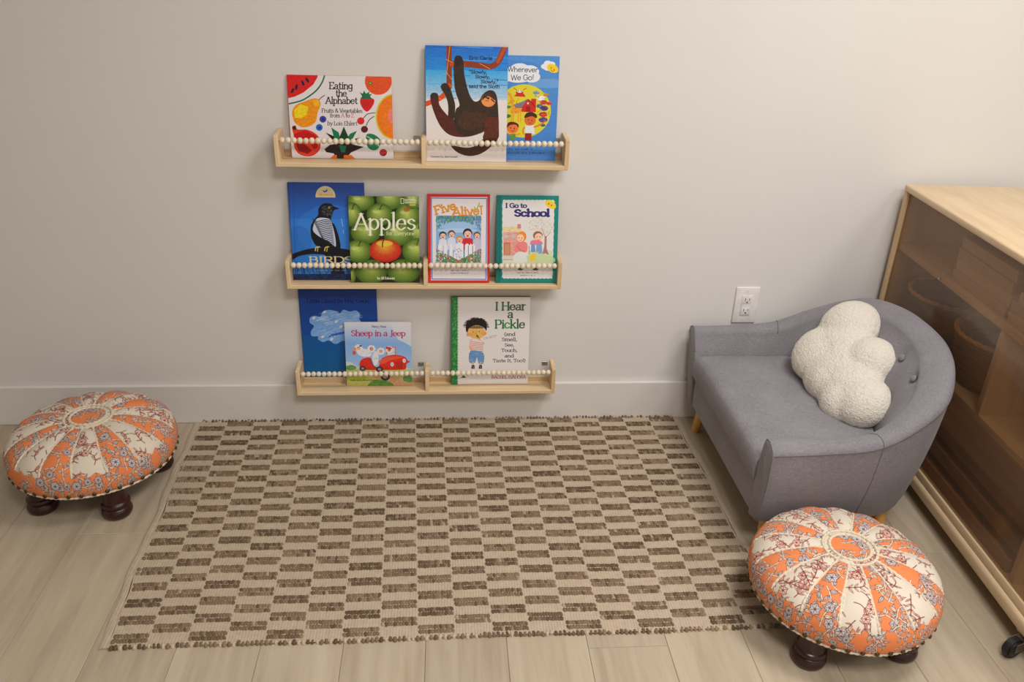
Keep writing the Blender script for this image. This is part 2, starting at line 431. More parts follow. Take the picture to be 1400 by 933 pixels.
def c_eat(c):
    c.a[:] = (226, 219, 220)
    c.poly([(180, 60), (437, 60), (432, 95), (400, 150), (320, 215), (250, 248), (190, 262)], (214, 32, 30), n=.06)
    c.line([(492, 70), (470, 130), (430, 190), (370, 240), (300, 280), (190, 308)], 11, (20, 104, 74))
    for x, y, r in ((235, 200, .5), (266, 172, .2), (317, 140, -.4), (352, 116, -.5)): c.ell(x, y, 10, 22, (30, 26, 60), r)
    c.poly([(230, 370), (260, 315), (330, 285), (395, 262), (440, 268), (456, 310), (432, 370), (418, 440), (370, 482), (300, 488), (245, 445)], (238, 148, 20), 5, n=.08)
    c.poly([(245, 355), (300, 305), (360, 330), (345, 390), (300, 420), (250, 415)], (240, 212, 30), n=.05)
    c.poly([(390, 270), (445, 275), (450, 315), (410, 320)], (244, 180, 40), n=.05)
    c.line([(443, 272), (465, 250), (488, 235)], 6, (80, 30, 30))
    c.ell(474, 425, 27, 27, (60, 62, 160)); c.ell(474, 425, 9, 9, (30, 30, 90))
    c.ell(445, 491, 27, 27, (40, 98, 196)); c.ell(448, 494, 10, 10, (30, 40, 110))
    c.poly([(228, 490), (255, 478), (272, 508), (350, 510), (420, 545), (452, 600), (447, 670), (400, 715), (340, 725), (280, 705), (243, 650), (240, 560)], (218, 60, 34), 4, n=.08)
    c.poly([(245, 545), (330, 515), (410, 550), (430, 590), (330, 600), (245, 600)], (196, 22, 26), n=.1)
    c.poly([(255, 620), (330, 625), (385, 680), (350, 705), (280, 685)], (150, 12, 18), n=.1)
    c.poly([(370, 620), (430, 622), (430, 655), (400, 665)], (178, 16, 22))
    c.poly([(228, 490), (255, 478), (262, 505), (240, 515)], (60, 14, 20))
    c.ell(912, 122, 106, 106, (226, 82, 36), n=.06); c.ell(848, 136, 16, 15, (96, 120, 40)); c.ell(848, 136, 5, 5, (220, 220, 150))
    c.poly([(770, 268), (815, 250), (877, 262), (872, 310), (825, 362), (782, 322)], (206, 30, 30), 4, n=.06)
    c.poly([(765, 208), (790, 220), (800, 195), (815, 220), (842, 203), (840, 225), (864, 220), (848, 240), (866, 264), (820, 256), (768, 262), (785, 240)], (22, 110, 72))
    c.ell(1035, 400, 143, 182, (210, 196, 40)); c.ell(1042, 400, 138, 174, (238, 120, 24), n=.06); c.ell(1015, 395, 26, 60, (236, 130, 110), n=.1)
    c.line([(795, 415), (830, 380), (888, 370)], 6, (70, 40, 40)); c.line([(818, 475), (840, 430), (880, 398)], 6, (70, 40, 40))
    c.ell(775, 436, 29, 29, (222, 36, 30)); c.ell(805, 503, 28, 27, (96, 26, 30))
    G1, G2, K = (18, 118, 78), (26, 62, 40), (38, 24, 24)
    for p, q in (([(495, 532), (560, 560), (600, 620), (560, 600)], K), ([(540, 490), (600, 530), (620, 620), (570, 600)], G1), ([(745, 515), (690, 540), (640, 620), (700, 600)], G1),
                 ([(640, 482), (605, 570), (640, 640), (680, 570)], G2), ([(768, 570), (690, 590), (640, 640), (720, 620)], K),
                 ([(485, 665), (530, 630), (640, 610), (800, 645), (700, 690), (650, 745), (585, 745), (560, 700), (500, 690)], K), ([(600, 630), (660, 640), (650, 690), (620, 690)], G1)):
        c.poly(p, q)
    c.poly([(525, 745), (560, 712), (585, 712), (585, 748)], (232, 110, 26)); c.poly([(640, 712), (700, 712), (740, 748), (640, 748)], (232, 110, 26))
    c.poly([(820, 548), (870, 540), (925, 575), (935, 620), (905, 665), (860, 668), (825, 630)], (22, 126, 80), 4); c.line([(825, 560), (880, 590), (925, 640)], 6, (220, 214, 214))
    c.ell(957, 690, 30, 29, (150, 22, 36), n=.3)
    for k in range(10): c.ell(940 + (k % 4) * 12, 675 + (k // 4) * 14, 5, 5, (196, 60, 60))
    c.text('Eating', 524, 184, 712, 52, BLK); c.text('the', 576, 242, 664, 50, BLK); c.text('Alphabet', 496, 300, 750, 50, BLK)
    c.text('Fruits & Vegetables', 464, 371, 788, 31, BLK, 1, .5)
    st = 'from A to Z'; c.text(st, 530, 408, 720, 29, BLK, 1, .5, cols=[BLK] * 5 + [(200, 90, 110)] + [BLK] * 4 + [(200, 90, 110)])
    c.text('by Lois Ehlert', 510, 472, 748, 31, BLK, .9, .45)

def c_slow(c):
    c.grad(0, 200, (30, 104, 200), (38, 140, 220), .07); c.grad(200, 440, (60, 165, 226), (196, 208, 222), .06); c.rect(-20, 425, 700, 960, (227, 218, 215))
    for k in range(26):
        y = c.rs.rand() * 400 + 15; x = c.rs.rand() * 600
        c.line([(x, y), (x + 80, y + c.rs.rand() * 14 - 7), (x + 190, y + 4)], 7, ((20, 80, 190), (110, 180, 235), (60, 150, 225))[k % 3], a=.45)
    BR, OR = (140, 56, 26), (216, 78, 26)
    c.line([(183, -5), (186, 330)], 42, BR); c.line([(186, 320), (150, 385), (100, 425), (-8, 468)], 38, OR)
    c.line([(205, 152), (330, 152), (440, 162), (505, 166), (565, 125), (620, -5)], 46, BR); c.line([(205, 155), (290, 157)], 36, (196, 66, 26))
    c.line([(560, 130), (622, 5)], 26, (190, 74, 32))
    for a, b in (((162, 118), (210, 140)), ((165, 215), (205, 270)), ((420, 145), (500, 185)), ((100, 410), (130, 430)), ((165, 240), (190, 20))): c.line([a, b], 4, (236, 170, 70))
    D, E = (54, 38, 26), (84, 34, 22)
    c.poly([(120, 330), (150, 298), (185, 320), (215, 400), (234, 480), (220, 585), (180, 585), (180, 480), (160, 400)], D, 4)
    c.poly([(40, 400), (72, 375), (102, 392), (112, 470), (180, 555), (240, 590), (300, 640), (465, 640), (465, 672), (360, 712), (270, 719), (200, 706), (150, 672), (105, 610), (60, 500)], E, 4, n=.15)
    c.ell(70, 398, 28, 24, D)
    c.poly([(224, 120), (292, 120), (302, 230), (338, 370), (378, 436), (420, 430), (445, 385), (490, 352), (535, 358), (560, 410), (571, 520), (577, 640), (568, 738), (455, 738), (465, 660), (380, 706), (260, 690), (225, 600), (240, 500), (268, 465), (228, 330)], D, 3, n=.16)
    c.ell(256, 116, 32, 30, (42, 30, 22))
    c.ell(370, 590, 120, 70, (78, 44, 28), -.2, .7, .2); c.poly([(470, 560), (570, 560), (577, 660), (568, 735), (458, 735)], (92, 38, 24), n=.15)
    c.poly([(568, 730), (522, 790), (440, 850), (345, 870), (255, 842), (204, 786), (300, 802), (380, 795), (455, 735)], (66, 34, 24), 3, n=.15)
    for k in range(90):
        x, y = 250 + c.rs.rand() * 300, 460 + c.rs.rand() * 220; c.line([(x, y), (x + 14 - 28 * c.rs.rand(), y + 26)], 3, ((110, 80, 40), (40, 40, 20), (120, 50, 30))[k % 3], a=.5)
    c.ell(492, 428, 56, 52, (232, 148, 78), .15); c.poly([(440, 430), (490, 395), (545, 430), (535, 385), (490, 372), (450, 395)], (70, 44, 28), 3)
    c.line([(458, 396), (478, 408)], 9, BLK); c.line([(515, 420), (538, 440)], 9, BLK); c.ell(490, 412, 11, 9, (80, 40, 30)); c.line([(472, 428), (484, 434), (494, 432)], 4, BLK)
    for k in range(3): c.line([(235 + k * 12, 165), (248 + k * 12, 130)], 5, (30, 20, 16)); c.line([(150 + k * 14, 350 - k * 4), (180 + k * 8, 362 - k * 8)], 5, (30, 20, 16))
    N = (24, 30, 70)
    for st, x0, y, x1 in (('Eric Carle', 338, 115, 518), ('"Slowly,', 338, 222, 480), ('Slowly,', 386, 259, 504), ('Slowly,"', 430, 296, 568), ('said the Sloth', 338, 333, 580)):
        c.text(st, x0, y, x1, 25, N, 1.15, 1.0, False)
    c.text('Foreword by Jane Goodall', 44, 882, 256, 13, (70, 60, 60), .9, .8, False)

def c_where(c):
    c.grad(0, 950, (82, 146, 216), (70, 130, 205), .04); c.ell(380, 270, 160, 40, (140, 180, 226), 0, .5); c.ell(50, 130, 260, 60, (66, 130, 206), 0, .5)
    W = (232, 234, 240)
    for x, y, a, b in ((70, 190, 80, 60), (150, 150, 80, 52), (230, 170, 80, 55), (250, 215, 70, 48), (140, 220, 110, 45), (20, 200, 90, 60)): c.ell(x, y, a, b, W)
    for x, y, r in ((350, 125, 22), (378, 100, 26), (410, 108, 26), (380, 128, 34)): c.ell(x, y, r * 1.2, r, W)
    c.ell(420, 142, 50, 35, (246, 206, 40), .5); c.ell(408, 138, 5, 7, (150, 90, 20)); c.ell(432, 155, 5, 7, (150, 90, 20)); c.line([(405, 155), (415, 165), (428, 168)], 4, (150, 90, 20))
    c.ell(190, 500, 222, 222, (222, 210, 48))
    R = (206, 44, 34)
    c.poly([(175, 510), (175, 450), (225, 405), (250, 430), (250, 400), (290, 400), (290, 512)], R); c.line([(172, 455), (225, 408), (285, 470)], 8, (150, 24, 26)); c.poly([(110, 450), (180, 425), (225, 400), (170, 480), (130, 478)], (130, 120, 140))
    c.rect(210, 465, 245, 510, (160, 24, 26)); c.ell(225, 438, 8, 8, (240, 220, 180))
    c.ell(155, 350, 30, 22, R); c.poly([(110, 380), (130, 358), (190, 358), (205, 385)], R); c.ell(155, 338, 20, 12, (240, 230, 225)); c.line([(105, 310), (130, 325)], 5, R); c.line([(210, 312), (185, 325)], 5, R)
    c.ell(145, 335, 4, 4, BLK); c.ell(165, 335, 4, 4, BLK)
    Y = (236, 160, 50)
    c.line([(45, 350), (80, 370), (98, 430), (105, 490)], 22, Y); c.ell(130, 500, 46, 24, Y)
    for x in (95, 110, 150, 168): c.line([(x, 510), (x, 590)], 10, Y)
    for k in range(28): c.ell(55 + c.rs.rand() * 118, 400 + c.rs.rand() * 120, 4, 4, (180, 80, 30), 0, .8)
    for x, y, r, q in ((330, 395, 34, (226, 226, 232)), (290, 350, 26, (120, 160, 190)), (370, 365, 24, (222, 160, 60)), (350, 430, 30, (214, 60, 40)), (395, 440, 22, (214, 60, 40)), (320, 460, 26, (70, 110, 150)), (355, 480, 34, (90, 60, 120)), (350, 530, 34, (200, 50, 40)), (350, 575, 36, (86, 66, 130)), (300, 375, 22, (200, 190, 90)), (350, 620, 20, (60, 120, 90)), (66, 545, 24, (60, 120, 60)), (70, 470, 20, (80, 140, 110))):
        c.ell(x, y, r, r * .62, q, n=.25)
    for k in range(60): x, y = 285 + c.rs.rand() * 120, 340 + c.rs.rand() * 280; c.line([(x, y), (x + 12, y + 8 - 16 * c.rs.rand())], 3, ((40, 40, 50), (230, 230, 230), (200, 60, 40), (60, 120, 160))[k % 4], a=.7)
    SK, SK2 = (222, 110, 52), (236, 120, 60)
    c.ell(108, 645, 45, 42, SK2); c.poly([(62, 640), (70, 600), (110, 592), (150, 610), (155, 640), (130, 615), (85, 620)], (90, 30, 24), 3); c.rect(85, 690, 132, 740, (90, 150, 70)); c.line([(60, 685), (100, 700)], 8, SK2); c.line([(132, 700), (170, 690)], 8, SK2)
    c.ell(245, 578, 46, 46, SK); c.poly([(200, 560), (215, 520), (260, 512), (298, 535), (295, 562), (260, 545)], (72, 34, 26), 3); c.poly([(205, 625), (280, 620), (285, 690), (210, 690)], (226, 230, 236)); c.rect(207, 685, 260, 745, (150, 40, 30))
    c.line([(280, 635), (330, 615), (370, 585)], 12, SK); c.line([(205, 635), (190, 660), (195, 690)], 10, SK)
    for x, y in ((92, 642), (122, 648), (232, 575), (260, 580)): c.ell(x, y, 4, 6, BLK)
    c.line([(98, 664), (110, 670), (122, 664)], 4, (120, 40, 30)); c.line([(235, 600), (246, 605), (257, 600)], 4, (120, 40, 30))
    c.text('Wherever', 50, 170, 302, 42, (44, 44, 60), .7, .65, False, .02, jit=.6); c.text('We Go!', 78, 242, 270, 44, (44, 44, 60), .7, .65, False, .0, jit=.6)
    c.tiny(60, 822, 262, 20, (30, 60, 130)); c.tiny(60, 852, 360, 20, (30, 60, 130))

def c_bird(c):
    c.grad(40, 330, (40, 66, 140), (36, 106, 202), .03); c.grad(330, 800, (44, 122, 214), (50, 124, 206), .03)
    c.ell(400, 420, 260, 200, (62, 140, 226), 0, .35); c.ell(160, 500, 90, 120, (34, 84, 170), 0, .3)
    c.rect(70, 40, 96, 800, (28, 60, 140), a=.5); c.rect(120, 40, 126, 800, (26, 70, 150), a=.5)
    t = np.linspace(PI, 2 * PI, 20); c.poly(np.c_[364 + 75 * np.cos(t), 158 + 78 * np.sin(t)], (224, 196, 140)); c.rect(289, 152, 439, 167, (224, 196, 140))
    c.poly(np.c_[364 + 58 * np.cos(t), 140 + 50 * np.sin(t)], (206, 190, 160)); c.poly([(340, 112), (362, 118), (380, 100), (378, 122), (355, 130)], (40, 90, 140)); c.tiny(312, 152, 418, 14, (190, 110, 50))
    K = (16, 16, 26)
    c.poly([(100, 600), (160, 575), (260, 552), (420, 548), (560, 572), (560, 622), (430, 618), (340, 600), (240, 596), (150, 612), (105, 640)], K, 3)
    c.poly([(345, 600), (490, 600), (480, 690), (510, 790), (380, 790), (400, 700)], (22, 24, 40)); c.rect(90, 745, 680, 800, (24, 40, 84), n=.5)
    for k in range(34): x = 110 + c.rs.rand() * 440; c.line([(x, 640 + c.rs.rand() * 60), (x + 40 * c.rs.rand(), 720 + c.rs.rand() * 70)], 5, (20, 30, 70), a=.6)
    c.poly([(246, 440), (250, 380), (280, 330), (305, 300), (310, 250), (345, 215), (400, 213), (425, 235), (465, 252), (428, 262), (412, 300), (400, 345), (430, 380), (458, 470), (466, 552), (420, 556), (300, 540), (258, 490)], K, 4)
    c.poly([(265, 390), (300, 325), (390, 330), (412, 380), (430, 470), (430, 540), (380, 500), (320, 470), (270, 430)], (198, 208, 226), 4)
    for k in range(17):
        y = 335 + k * 13; c.line([(262 + k * 6, y - 4), (300 + k * 5, y + 14), (350 + k * 4, y + 2), (405 + k, y + 6)], 5.5, K)
    for k in range(60): x, y = 325 + c.rs.rand() * 80, 232 + c.rs.rand() * 80; c.line([(x, y), (x + 8, y - 6)], 3, (110, 120, 130), a=.8)
    c.ell(388, 246, 8, 8, (190, 160, 60)); c.ell(388, 246, 4, 4, K)
    for x in (285, 355): c.line([(x - 8, 570), (x, 545), (x + 25, 540)], 8, (226, 196, 110)); c.line([(x + 8, 575), (x + 14, 545)], 6, (226, 196, 110))
    c.line([(480, 330), (488, 388)], 3, (200, 215, 235)); c.line([(492, 415), (492, 438)], 3, (190, 205, 230))
    c.text('BIRDS', 228, 662, 560, 46, (226, 206, 140), 1.3, .4); c.tiny(268, 724, 500, 14, (190, 196, 210))

def c_apple(c):
    c.a[:] = (30, 40, 16)
    Gi, Go = (204, 218, 112), (72, 104, 28)
    L = [(625, 190, 100, 72), (840, 175, 100, 78), (560, 290, 70, 90), (765, 290, 98, 84), (970, 300, 92, 100), (660, 420, 112, 90), (905, 430, 112, 92), (1050, 430, 60, 80), (1010, 180, 70, 70),
         (605, 565, 100, 88), (1040, 560, 108, 95), (700, 720, 120, 92), (945, 715, 125, 92), (545, 745, 40, 70)]
    for i, (x, y, a, b) in enumerate(L):
        c.ball(x, y, a, b, Gi, Go, -.15 + .1 * (i % 3), -.25, n=.04)
        c.ell(x + 6, y - b * .52, a * .3, b * .14, (110, 140, 40), 0, .7); c.line([(x + 2, y - b * .45), (x + 8, y - b * .7), (x + 18, y - b * .85)], 6, (40, 34, 16)); c.ell(x - a * .4, y - b * .25, a * .2, b * .13, (232, 240, 190), .4, .35)
    c.ball(806, 560, 120, 88, (240, 200, 70), (196, 34, 22), -.05, -.55, n=.05); c.ell(800, 505, 62, 22, (226, 206, 70), 0, .8)
    for k in range(50):
        t = PI * .04 + c.rs.rand() * PI * .92; c.line([(806 + 100 * math.cos(t), 565 + 70 * math.sin(t)), (806 + 70 * math.cos(t), 555 + 35 * math.sin(t))], 5, (206, 50, 26), a=.4)
    c.line([(785, 530), (786, 500), (793, 478)], 8, (50, 34, 16)); c.ell(965, 250, 26, 20, (176, 90, 40), 0, .7)
    W = (238, 236, 214)
    c.text('Apples', 572, 402, 1034, 118, W, .95, .28); c.text('for Everyone', 812, 442, 1030, 26, (226, 226, 190), .9, .5)
    for p in ([(921, 172), (942, 172)], [(942, 172), (942, 208)], [(942, 208), (921, 208)], [(921, 208), (921, 172)]): c.line(p, 4, W)
    c.text('NATIONAL', 948, 188, 1036, 12, W, 1.3, 1, False); c.text('GEOGRAPHIC', 948, 206, 1036, 12, W, 1.3, 1, False); c.text('KIDS', 988, 224, 1030, 12, (236, 200, 30), 1.8, 1.4, False)
    c.text('by Jill Esbaum', 744, 777, 878, 16, W, 1.3, 1)

def c_five(c):
    c.a[:] = (206, 44, 36); c.rect(66, 52, 628, 870, (226, 220, 222)); 
    for p in ([(72, 62), (622, 66)], [(622, 66), (616, 860)], [(616, 860), (76, 858)], [(76, 858), (72, 62)]): c.line(p, 9, (76, 110, 196), 0)
    c.rect(118, 232, 566, 695, (128, 176, 226)); c.ell(340, 330, 230, 40, (170, 200, 235), 0, .7); c.ell(330, 380, 200, 20, (200, 214, 236), 0, .7)
    for k in range(420):
        x = 118 + c.rs.rand() * 446; e = abs(x - 342) / 224; y = 236 + c.rs.rand() ** 1.6 * (45 + 110 * e ** 3)
        c.line([(x, y), (x + 10 - 20 * c.rs.rand(), y + 14)], 7, ((70, 150, 110), (90, 170, 130), (60, 120, 110), (120, 100, 160))[k % 4], 0, .8)
    K = (40, 34, 44)
    def kid(x, y, r, hair, shirt, w):
        c.poly([(x - w, y + r + 120), (x - w * .8, y + r + 12), (x, y + r - 4), (x + w * .8, y + r + 12), (x + w, y + r + 120)], shirt)
        c.ell(x, y, r, r, hair); c.ell(x + 2, y + r * .28, r * .8, r * .78, (240, 190, 168)); c.ell(x, y + r * .6, r * .22, r * .16, (120, 30, 30)); c.ell(x - r * .35, y + r * .15, 3, 4, K); c.ell(x + r * .35, y + r * .15, 3, 4, K)
    kid(185, 425, 36, (30, 60, 46), (220, 222, 232), 46); kid(272, 412, 36, (100, 70, 40), (214, 218, 236), 48); kid(525, 425, 34, (120, 76, 46), (200, 190, 216), 44)
    kid(432, 405, 46, (44, 30, 44), (206, 40, 52), 62); kid(352, 465, 34, (222, 140, 40), (228, 226, 232), 46)
    for k in range(7):
        x = 135 + k * 56
        if 2 < k < 4: continue
        c.poly([(x, 690), (x, 530), (x + 18, 505), (x + 36, 530), (x + 36, 690)], (232, 230, 236)); c.line([(x, 530), (x, 690)], 3, (110, 110, 140))
    for x in (360, 405, 448): c.poly([(x, 690), (x, 525), (x + 16, 505), (x + 32, 525), (x + 32, 690)], (234, 232, 238)); c.line([(x + 34, 530), (x + 34, 680)], 5, K)
    c.poly([(285, 690), (300, 560), (345, 510), (380, 560), (385, 690)], (230, 228, 236))
    for k in range(60): x, y = 300 + c.rs.rand() * 75, 540 + c.rs.rand() * 140; c.ell(x, y, 3, 3, (90, 90, 130), 0, .7)
    for k in range(520):
        x = 118 + c.rs.rand() * 446; e = abs(x - 340) / 226
        y = 695 - c.rs.rand() * (18 + 120 * e)
        c.ell(x, y, 8, 6, ((60, 130, 70), (90, 160, 90), (50, 110, 60), (196, 90, 60), (70, 140, 80), (220, 120, 120))[k % 6], c.rs.rand() * 3, .85)
    O = (228, 150, 40)
    for q, col, d in ((8, (130, 80, 60), 3), (0, O, 0)):
        c.text('Five', 108 + d, 222 + d, 330, 78, col, 1.15, .75, True, -.26); c.text('Alive!', 276 + d, 236 + d, 586, 78, col, 1.15, .75, True, -.06)
    c.line([(500, 150), (520, 180), (548, 110)], 12, (170, 180, 60))
    c.tiny(190, 752, 515, 14, (150, 70, 60)); c.tiny(268, 780, 424, 13, (80, 80, 100)); c.tiny(262, 805, 436, 14, (80, 80, 100))

def c_school(c):
    c.a[:] = (10, 128, 118); c.rect(20, 30, 62, 920, (8, 110, 104)); c.line([(66, 30), (56, 920)], 4, (6, 90, 86))
    pts = [(88, 84)] + [(100 + i * 20, 82 + (i % 2) * 5) for i in range(25)] + [(596 - (i % 2) * 5 - i * .4, 100 + i * 32) for i in range(24)] + [(580 - i * 20, 868 - (i % 2) * 6) for i in range(25)] + [(78 + (i % 2) * 5, 850 - i * 32) for i in range(24)]
    c.poly(pts, (224, 220, 217))
    P, TN = (226, 160, 150), (226, 206, 160)
    c.rect(90, 400, 270, 640, P, n=.08); c.poly([(90, 350), (232, 346), (285, 396), (90, 402)], TN, n=.08); c.rect(230, 322, 265, 366, (210, 130, 120)); c.rect(96, 505, 160, 632, (190, 110, 80)); c.rect(104, 518, 152, 622, (206, 140, 100))
    for k in range(3): c.rect(88, 628 + k * 20, 185 + k * 10, 642 + k * 20, (210, 200, 180) if k % 2 else (190, 180, 160))
    for x, y in ((120, 445), (190, 440)): c.ell(x, y, 24, 18, (190, 196, 190))
    for k in range(60): y = 410 + c.rs.rand() * 220; x = 95 + c.rs.rand() * 160; c.line([(x, y), (x + 18, y)], 2, (190, 110, 100), a=.6)
    c.ell(440, 680, 170, 60, (190, 206, 150), 0, .8, .08); c.rect(330, 585, 582, 740, (196, 210, 156), a=.6); c.rect(80, 690, 582, 760, (206, 210, 180), a=.5)
    for k in range(260):
        t = c.rs.rand() * 2 * PI; r = c.rs.rand() ** .5; x, y = 455 + 125 * r * math.cos(t), 345 + 90 * r * math.sin(t); c.line([(x, y), (x + 6, y - 6)], 3, ((190, 180, 130), (200, 150, 130), (170, 190, 150))[k % 3], a=.7)
    c.poly([(480, 620), (498, 540), (500, 440), (520, 440), (520, 560), (545, 630), (510, 612)], (170, 120, 110)); c.line([(505, 450), (470, 360)], 5, (170, 120, 110)); c.line([(515, 450), (560, 400)], 4, (170, 120, 110))
    c.ell(275, 445, 44, 52, (232, 140, 40)); c.ell(262, 460, 34, 38, (244, 204, 176)); c.poly([(205, 600), (215, 520), (270, 495), (325, 510), (328, 590), (290, 605)], (232, 130, 130), 3); c.poly([(190, 700), (215, 610), (290, 600), (330, 680), (310, 705)], (216, 222, 216), 3)
    c.ell(433, 435, 48, 42, (150, 96, 70)); c.ell(440, 450, 38, 38, (244, 200, 172)); c.poly([(355, 520), (380, 480), (460, 486), (480, 520), (420, 530)], (232, 120, 140), 3); c.poly([(365, 600), (368, 520), (400, 515), (412, 600)], (110, 150, 200)); c.poly([(415, 600), (420, 520), (470, 515), (480, 610), (450, 620)], (120, 160, 208))
    c.ell(385, 650, 28, 42, (232, 196, 50), .3); c.line([(405, 620), (440, 600)], 10, (232, 196, 50)); c.line([(345, 540), (352, 620)], 6, (170, 100, 90))
    for x, y in ((245, 458), (275, 460), (425, 448), (455, 450)): c.ell(x, y, 4, 5, BLK)
    c.line([(250, 478), (262, 484), (274, 476)], 3, (180, 60, 60)); c.line([(430, 474), (442, 480), (456, 472)], 3, (180, 60, 60)); c.line([(230, 540), (260, 580), (300, 590)], 4, (170, 70, 80))
    c.ell(262, 770, 26, 13, (96, 66, 54)); c.ell(412, 770, 28, 13, (96, 66, 54))
    c.ell(555, 128, 60, 36, (240, 204, 50), .55); c.ell(537, 122, 6, 9, (150, 90, 20), .4); c.ell(564, 137, 6, 9, (150, 90, 20), .4)
    N = (46, 38, 110)
    c.text('I Go to', 112, 160, 322, 40, N, 1.7, 1.0); c.text('School', 200, 244, 548, 62, N, 1.9, .95)
    c.tiny(232, 812, 432, 14, (90, 80, 80)); c.tiny(262, 840, 402, 14, (90, 80, 80))

def c_cloud(c):
    c.grad(30, 400, (22, 60, 148), (16, 74, 156), .05); c.grad(400, 780, (14, 84, 158), (12, 100, 150), .05)
    for k in range(24): x, y = 130 + c.rs.rand() * 600, 60 + c.rs.rand() * 690; c.line([(x, y), (x + 80, y + 10)], 16, ((24, 66, 150), (20, 100, 160), (30, 80, 170))[k % 3], a=.12)
    c.rect(100, 30, 124, 780, (10, 46, 120), a=.45)
    B = (120, 168, 226)
    pts = [(200, 262), (235, 244), (285, 252), (300, 215), (340, 198), (400, 205), (440, 225), (470, 196), (520, 212), (570, 202), (600, 230), (596, 270), (608, 300), (560, 380), (500, 440), (455, 445), (400, 470), (350, 440), (300, 452), (262, 430), (262, 408), (215, 405), (205, 370), (232, 325), (200, 300)]
    c.poly(pts, B, 3, n=.08)
    for k in range(70):
        x, y = 230 + c.rs.rand() * 330, 225 + c.rs.rand() * 200; q = ((200, 214, 236), (96, 146, 216), (150, 190, 235), (225, 225, 235))[k % 4]
        c.line([(x, y), (x + 30, y - 14 + 8 * c.rs.rand()), (x + 64, y - 12)], 9, q, a=.4)
    for x, y in ((318, 215), (232, 262), (412, 290), (372, 430), (300, 410), (450, 330)): c.ell(x, y, 15, 9, (226, 214, 220), -.5)
    for k in range(5): c.line([(350 + k * 28, 415 - k * 8), (380 + k * 28, 390 - k * 5), (405 + k * 25, 395 - k * 6)], 9, (40, 90, 190))
    c.text('Little Cloud by Eric Carle', 178, 140, 678, 26, (14, 22, 62), 1.15, .7)

def c_sheep(c):
    c.grad(40, 330, (224, 221, 224), (134, 176, 230), .02); c.grad(330, 650, (132, 175, 230), (160, 192, 232), .02)
    c.poly([(600, 60), (900, 60), (900, 390), (800, 330), (700, 280)], (222, 218, 220), 0, .8)
    c.poly([(30, 560), (100, 570), (170, 625), (220, 660), (220, 900), (0, 900), (0, 560)], (206, 216, 206), 0, .9)
    c.grad(655, 880, (196, 196, 120), (190, 186, 96), .08); c.poly([(300, 720), (640, 760), (900, 850), (900, 880), (600, 880), (480, 800)], (206, 160, 120), 3, n=.08); c.poly([(380, 800), (520, 800), (620, 850), (600, 890), (300, 890)], (96, 140, 60), 3, n=.15)
    c.ell(90, 640, 70, 34, (110, 150, 90), 0, 1, .15); c.ell(830, 780, 80, 50, (96, 150, 80), 0, 1, .15); c.ell(160, 770, 130, 50, (176, 190, 70), 0, 1, .08)
    K = (40, 30, 34); R = (216, 50, 36)
    Wl = (228, 226, 232)
    def sheep(x, y, r, face=(232, 180, 150)):
        for k in range(7): t = k * .9; c.ell(x + r * .55 * math.cos(t), y + r * .5 * math.sin(t), r * .5, r * .45, Wl)
        c.ell(x, y, r * .42, r * .5, face); c.ell(x - r * .2, y - r * .1, 4, 5, K); c.ell(x + r * .2, y - r * .1, 4, 5, K)
    c.rect(545, 372, 668, 480, (206, 120, 90)); c.rect(558, 384, 656, 478, (200, 214, 230))
    c.ell(270, 450, 95, 52, Wl, .15); sheep(195, 390, 52); c.ell(145, 400, 26, 20, (222, 150, 110), .5); c.ell(138, 450, 22, 26, (214, 90, 60)); c.ell(222, 362, 16, 9, K)
    sheep(358, 400, 52, (222, 150, 110)); sheep(478, 430, 50); sheep(585, 410, 48, (220, 110, 80)); c.poly([(540, 400), (545, 372), (600, 378), (625, 400), (600, 402)], R)
    c.poly([(200, 600), (215, 550), (260, 520), (340, 512), (370, 600), (430, 640), (470, 560), (500, 512), (600, 480), (680, 475), (780, 500), (815, 545), (850, 565), (800, 590), (790, 650), (700, 668), (240, 668), (215, 650)], R, 3, n=.07)
    c.poly([(440, 560), (560, 500), (700, 490), (760, 510), (600, 545), (500, 590)], (236, 96, 66), 3, .8); c.line([(345, 520), (375, 610), (420, 640)], 7, (80, 20, 24))
    c.poly([(365, 500), (400, 430), (440, 450), (445, 540), (420, 605), (385, 600)], Wl, 4); c.line([(385, 530), (410, 520), (440, 528)], 4, (120, 120, 130))
    for k in range(5): c.line([(672 + k * 18, 560), (676 + k * 17, 650)], 5, (140, 24, 26))
    for x, y in ((617, 597), (772, 550)): c.ell(x, y, 21, 27, (232, 230, 226)); c.ell(x, y, 10, 14, (170, 180, 190))
    for x, y, r in ((240, 650, 40), (455, 660, 46)): c.ell(x, y, r, r * .8, (60, 50, 54)); c.ell(x, y, r * .5, r * .4, (150, 140, 140))
    c.ell(525, 745, 62, 62, (60, 54, 56)); c.ell(525, 740, 38, 40, (170, 160, 150)); 
    for k in range(6): c.line([(525, 740), (525 + 36 * math.cos(k * 1.05), 740 + 38 * math.sin(k * 1.05))], 4, K)
    for k in range(40): x, y = 200 + c.rs.rand() * 470, 380 + c.rs.rand() * 120; c.line([(x, y), (x + 12, y + 7)], 3, (90, 70, 70), a=.5)
    c.text('Nancy Shaw', 372, 128, 552, 24, (70, 66, 90), .9, .7); c.text('Sheep in a Jeep', 108, 236, 796, 70, (190, 30, 70), 1.1, .5)
    c.text('Illustrated by Margot Apple', 78, 808, 396, 18, (60, 74, 40), .9, .7)

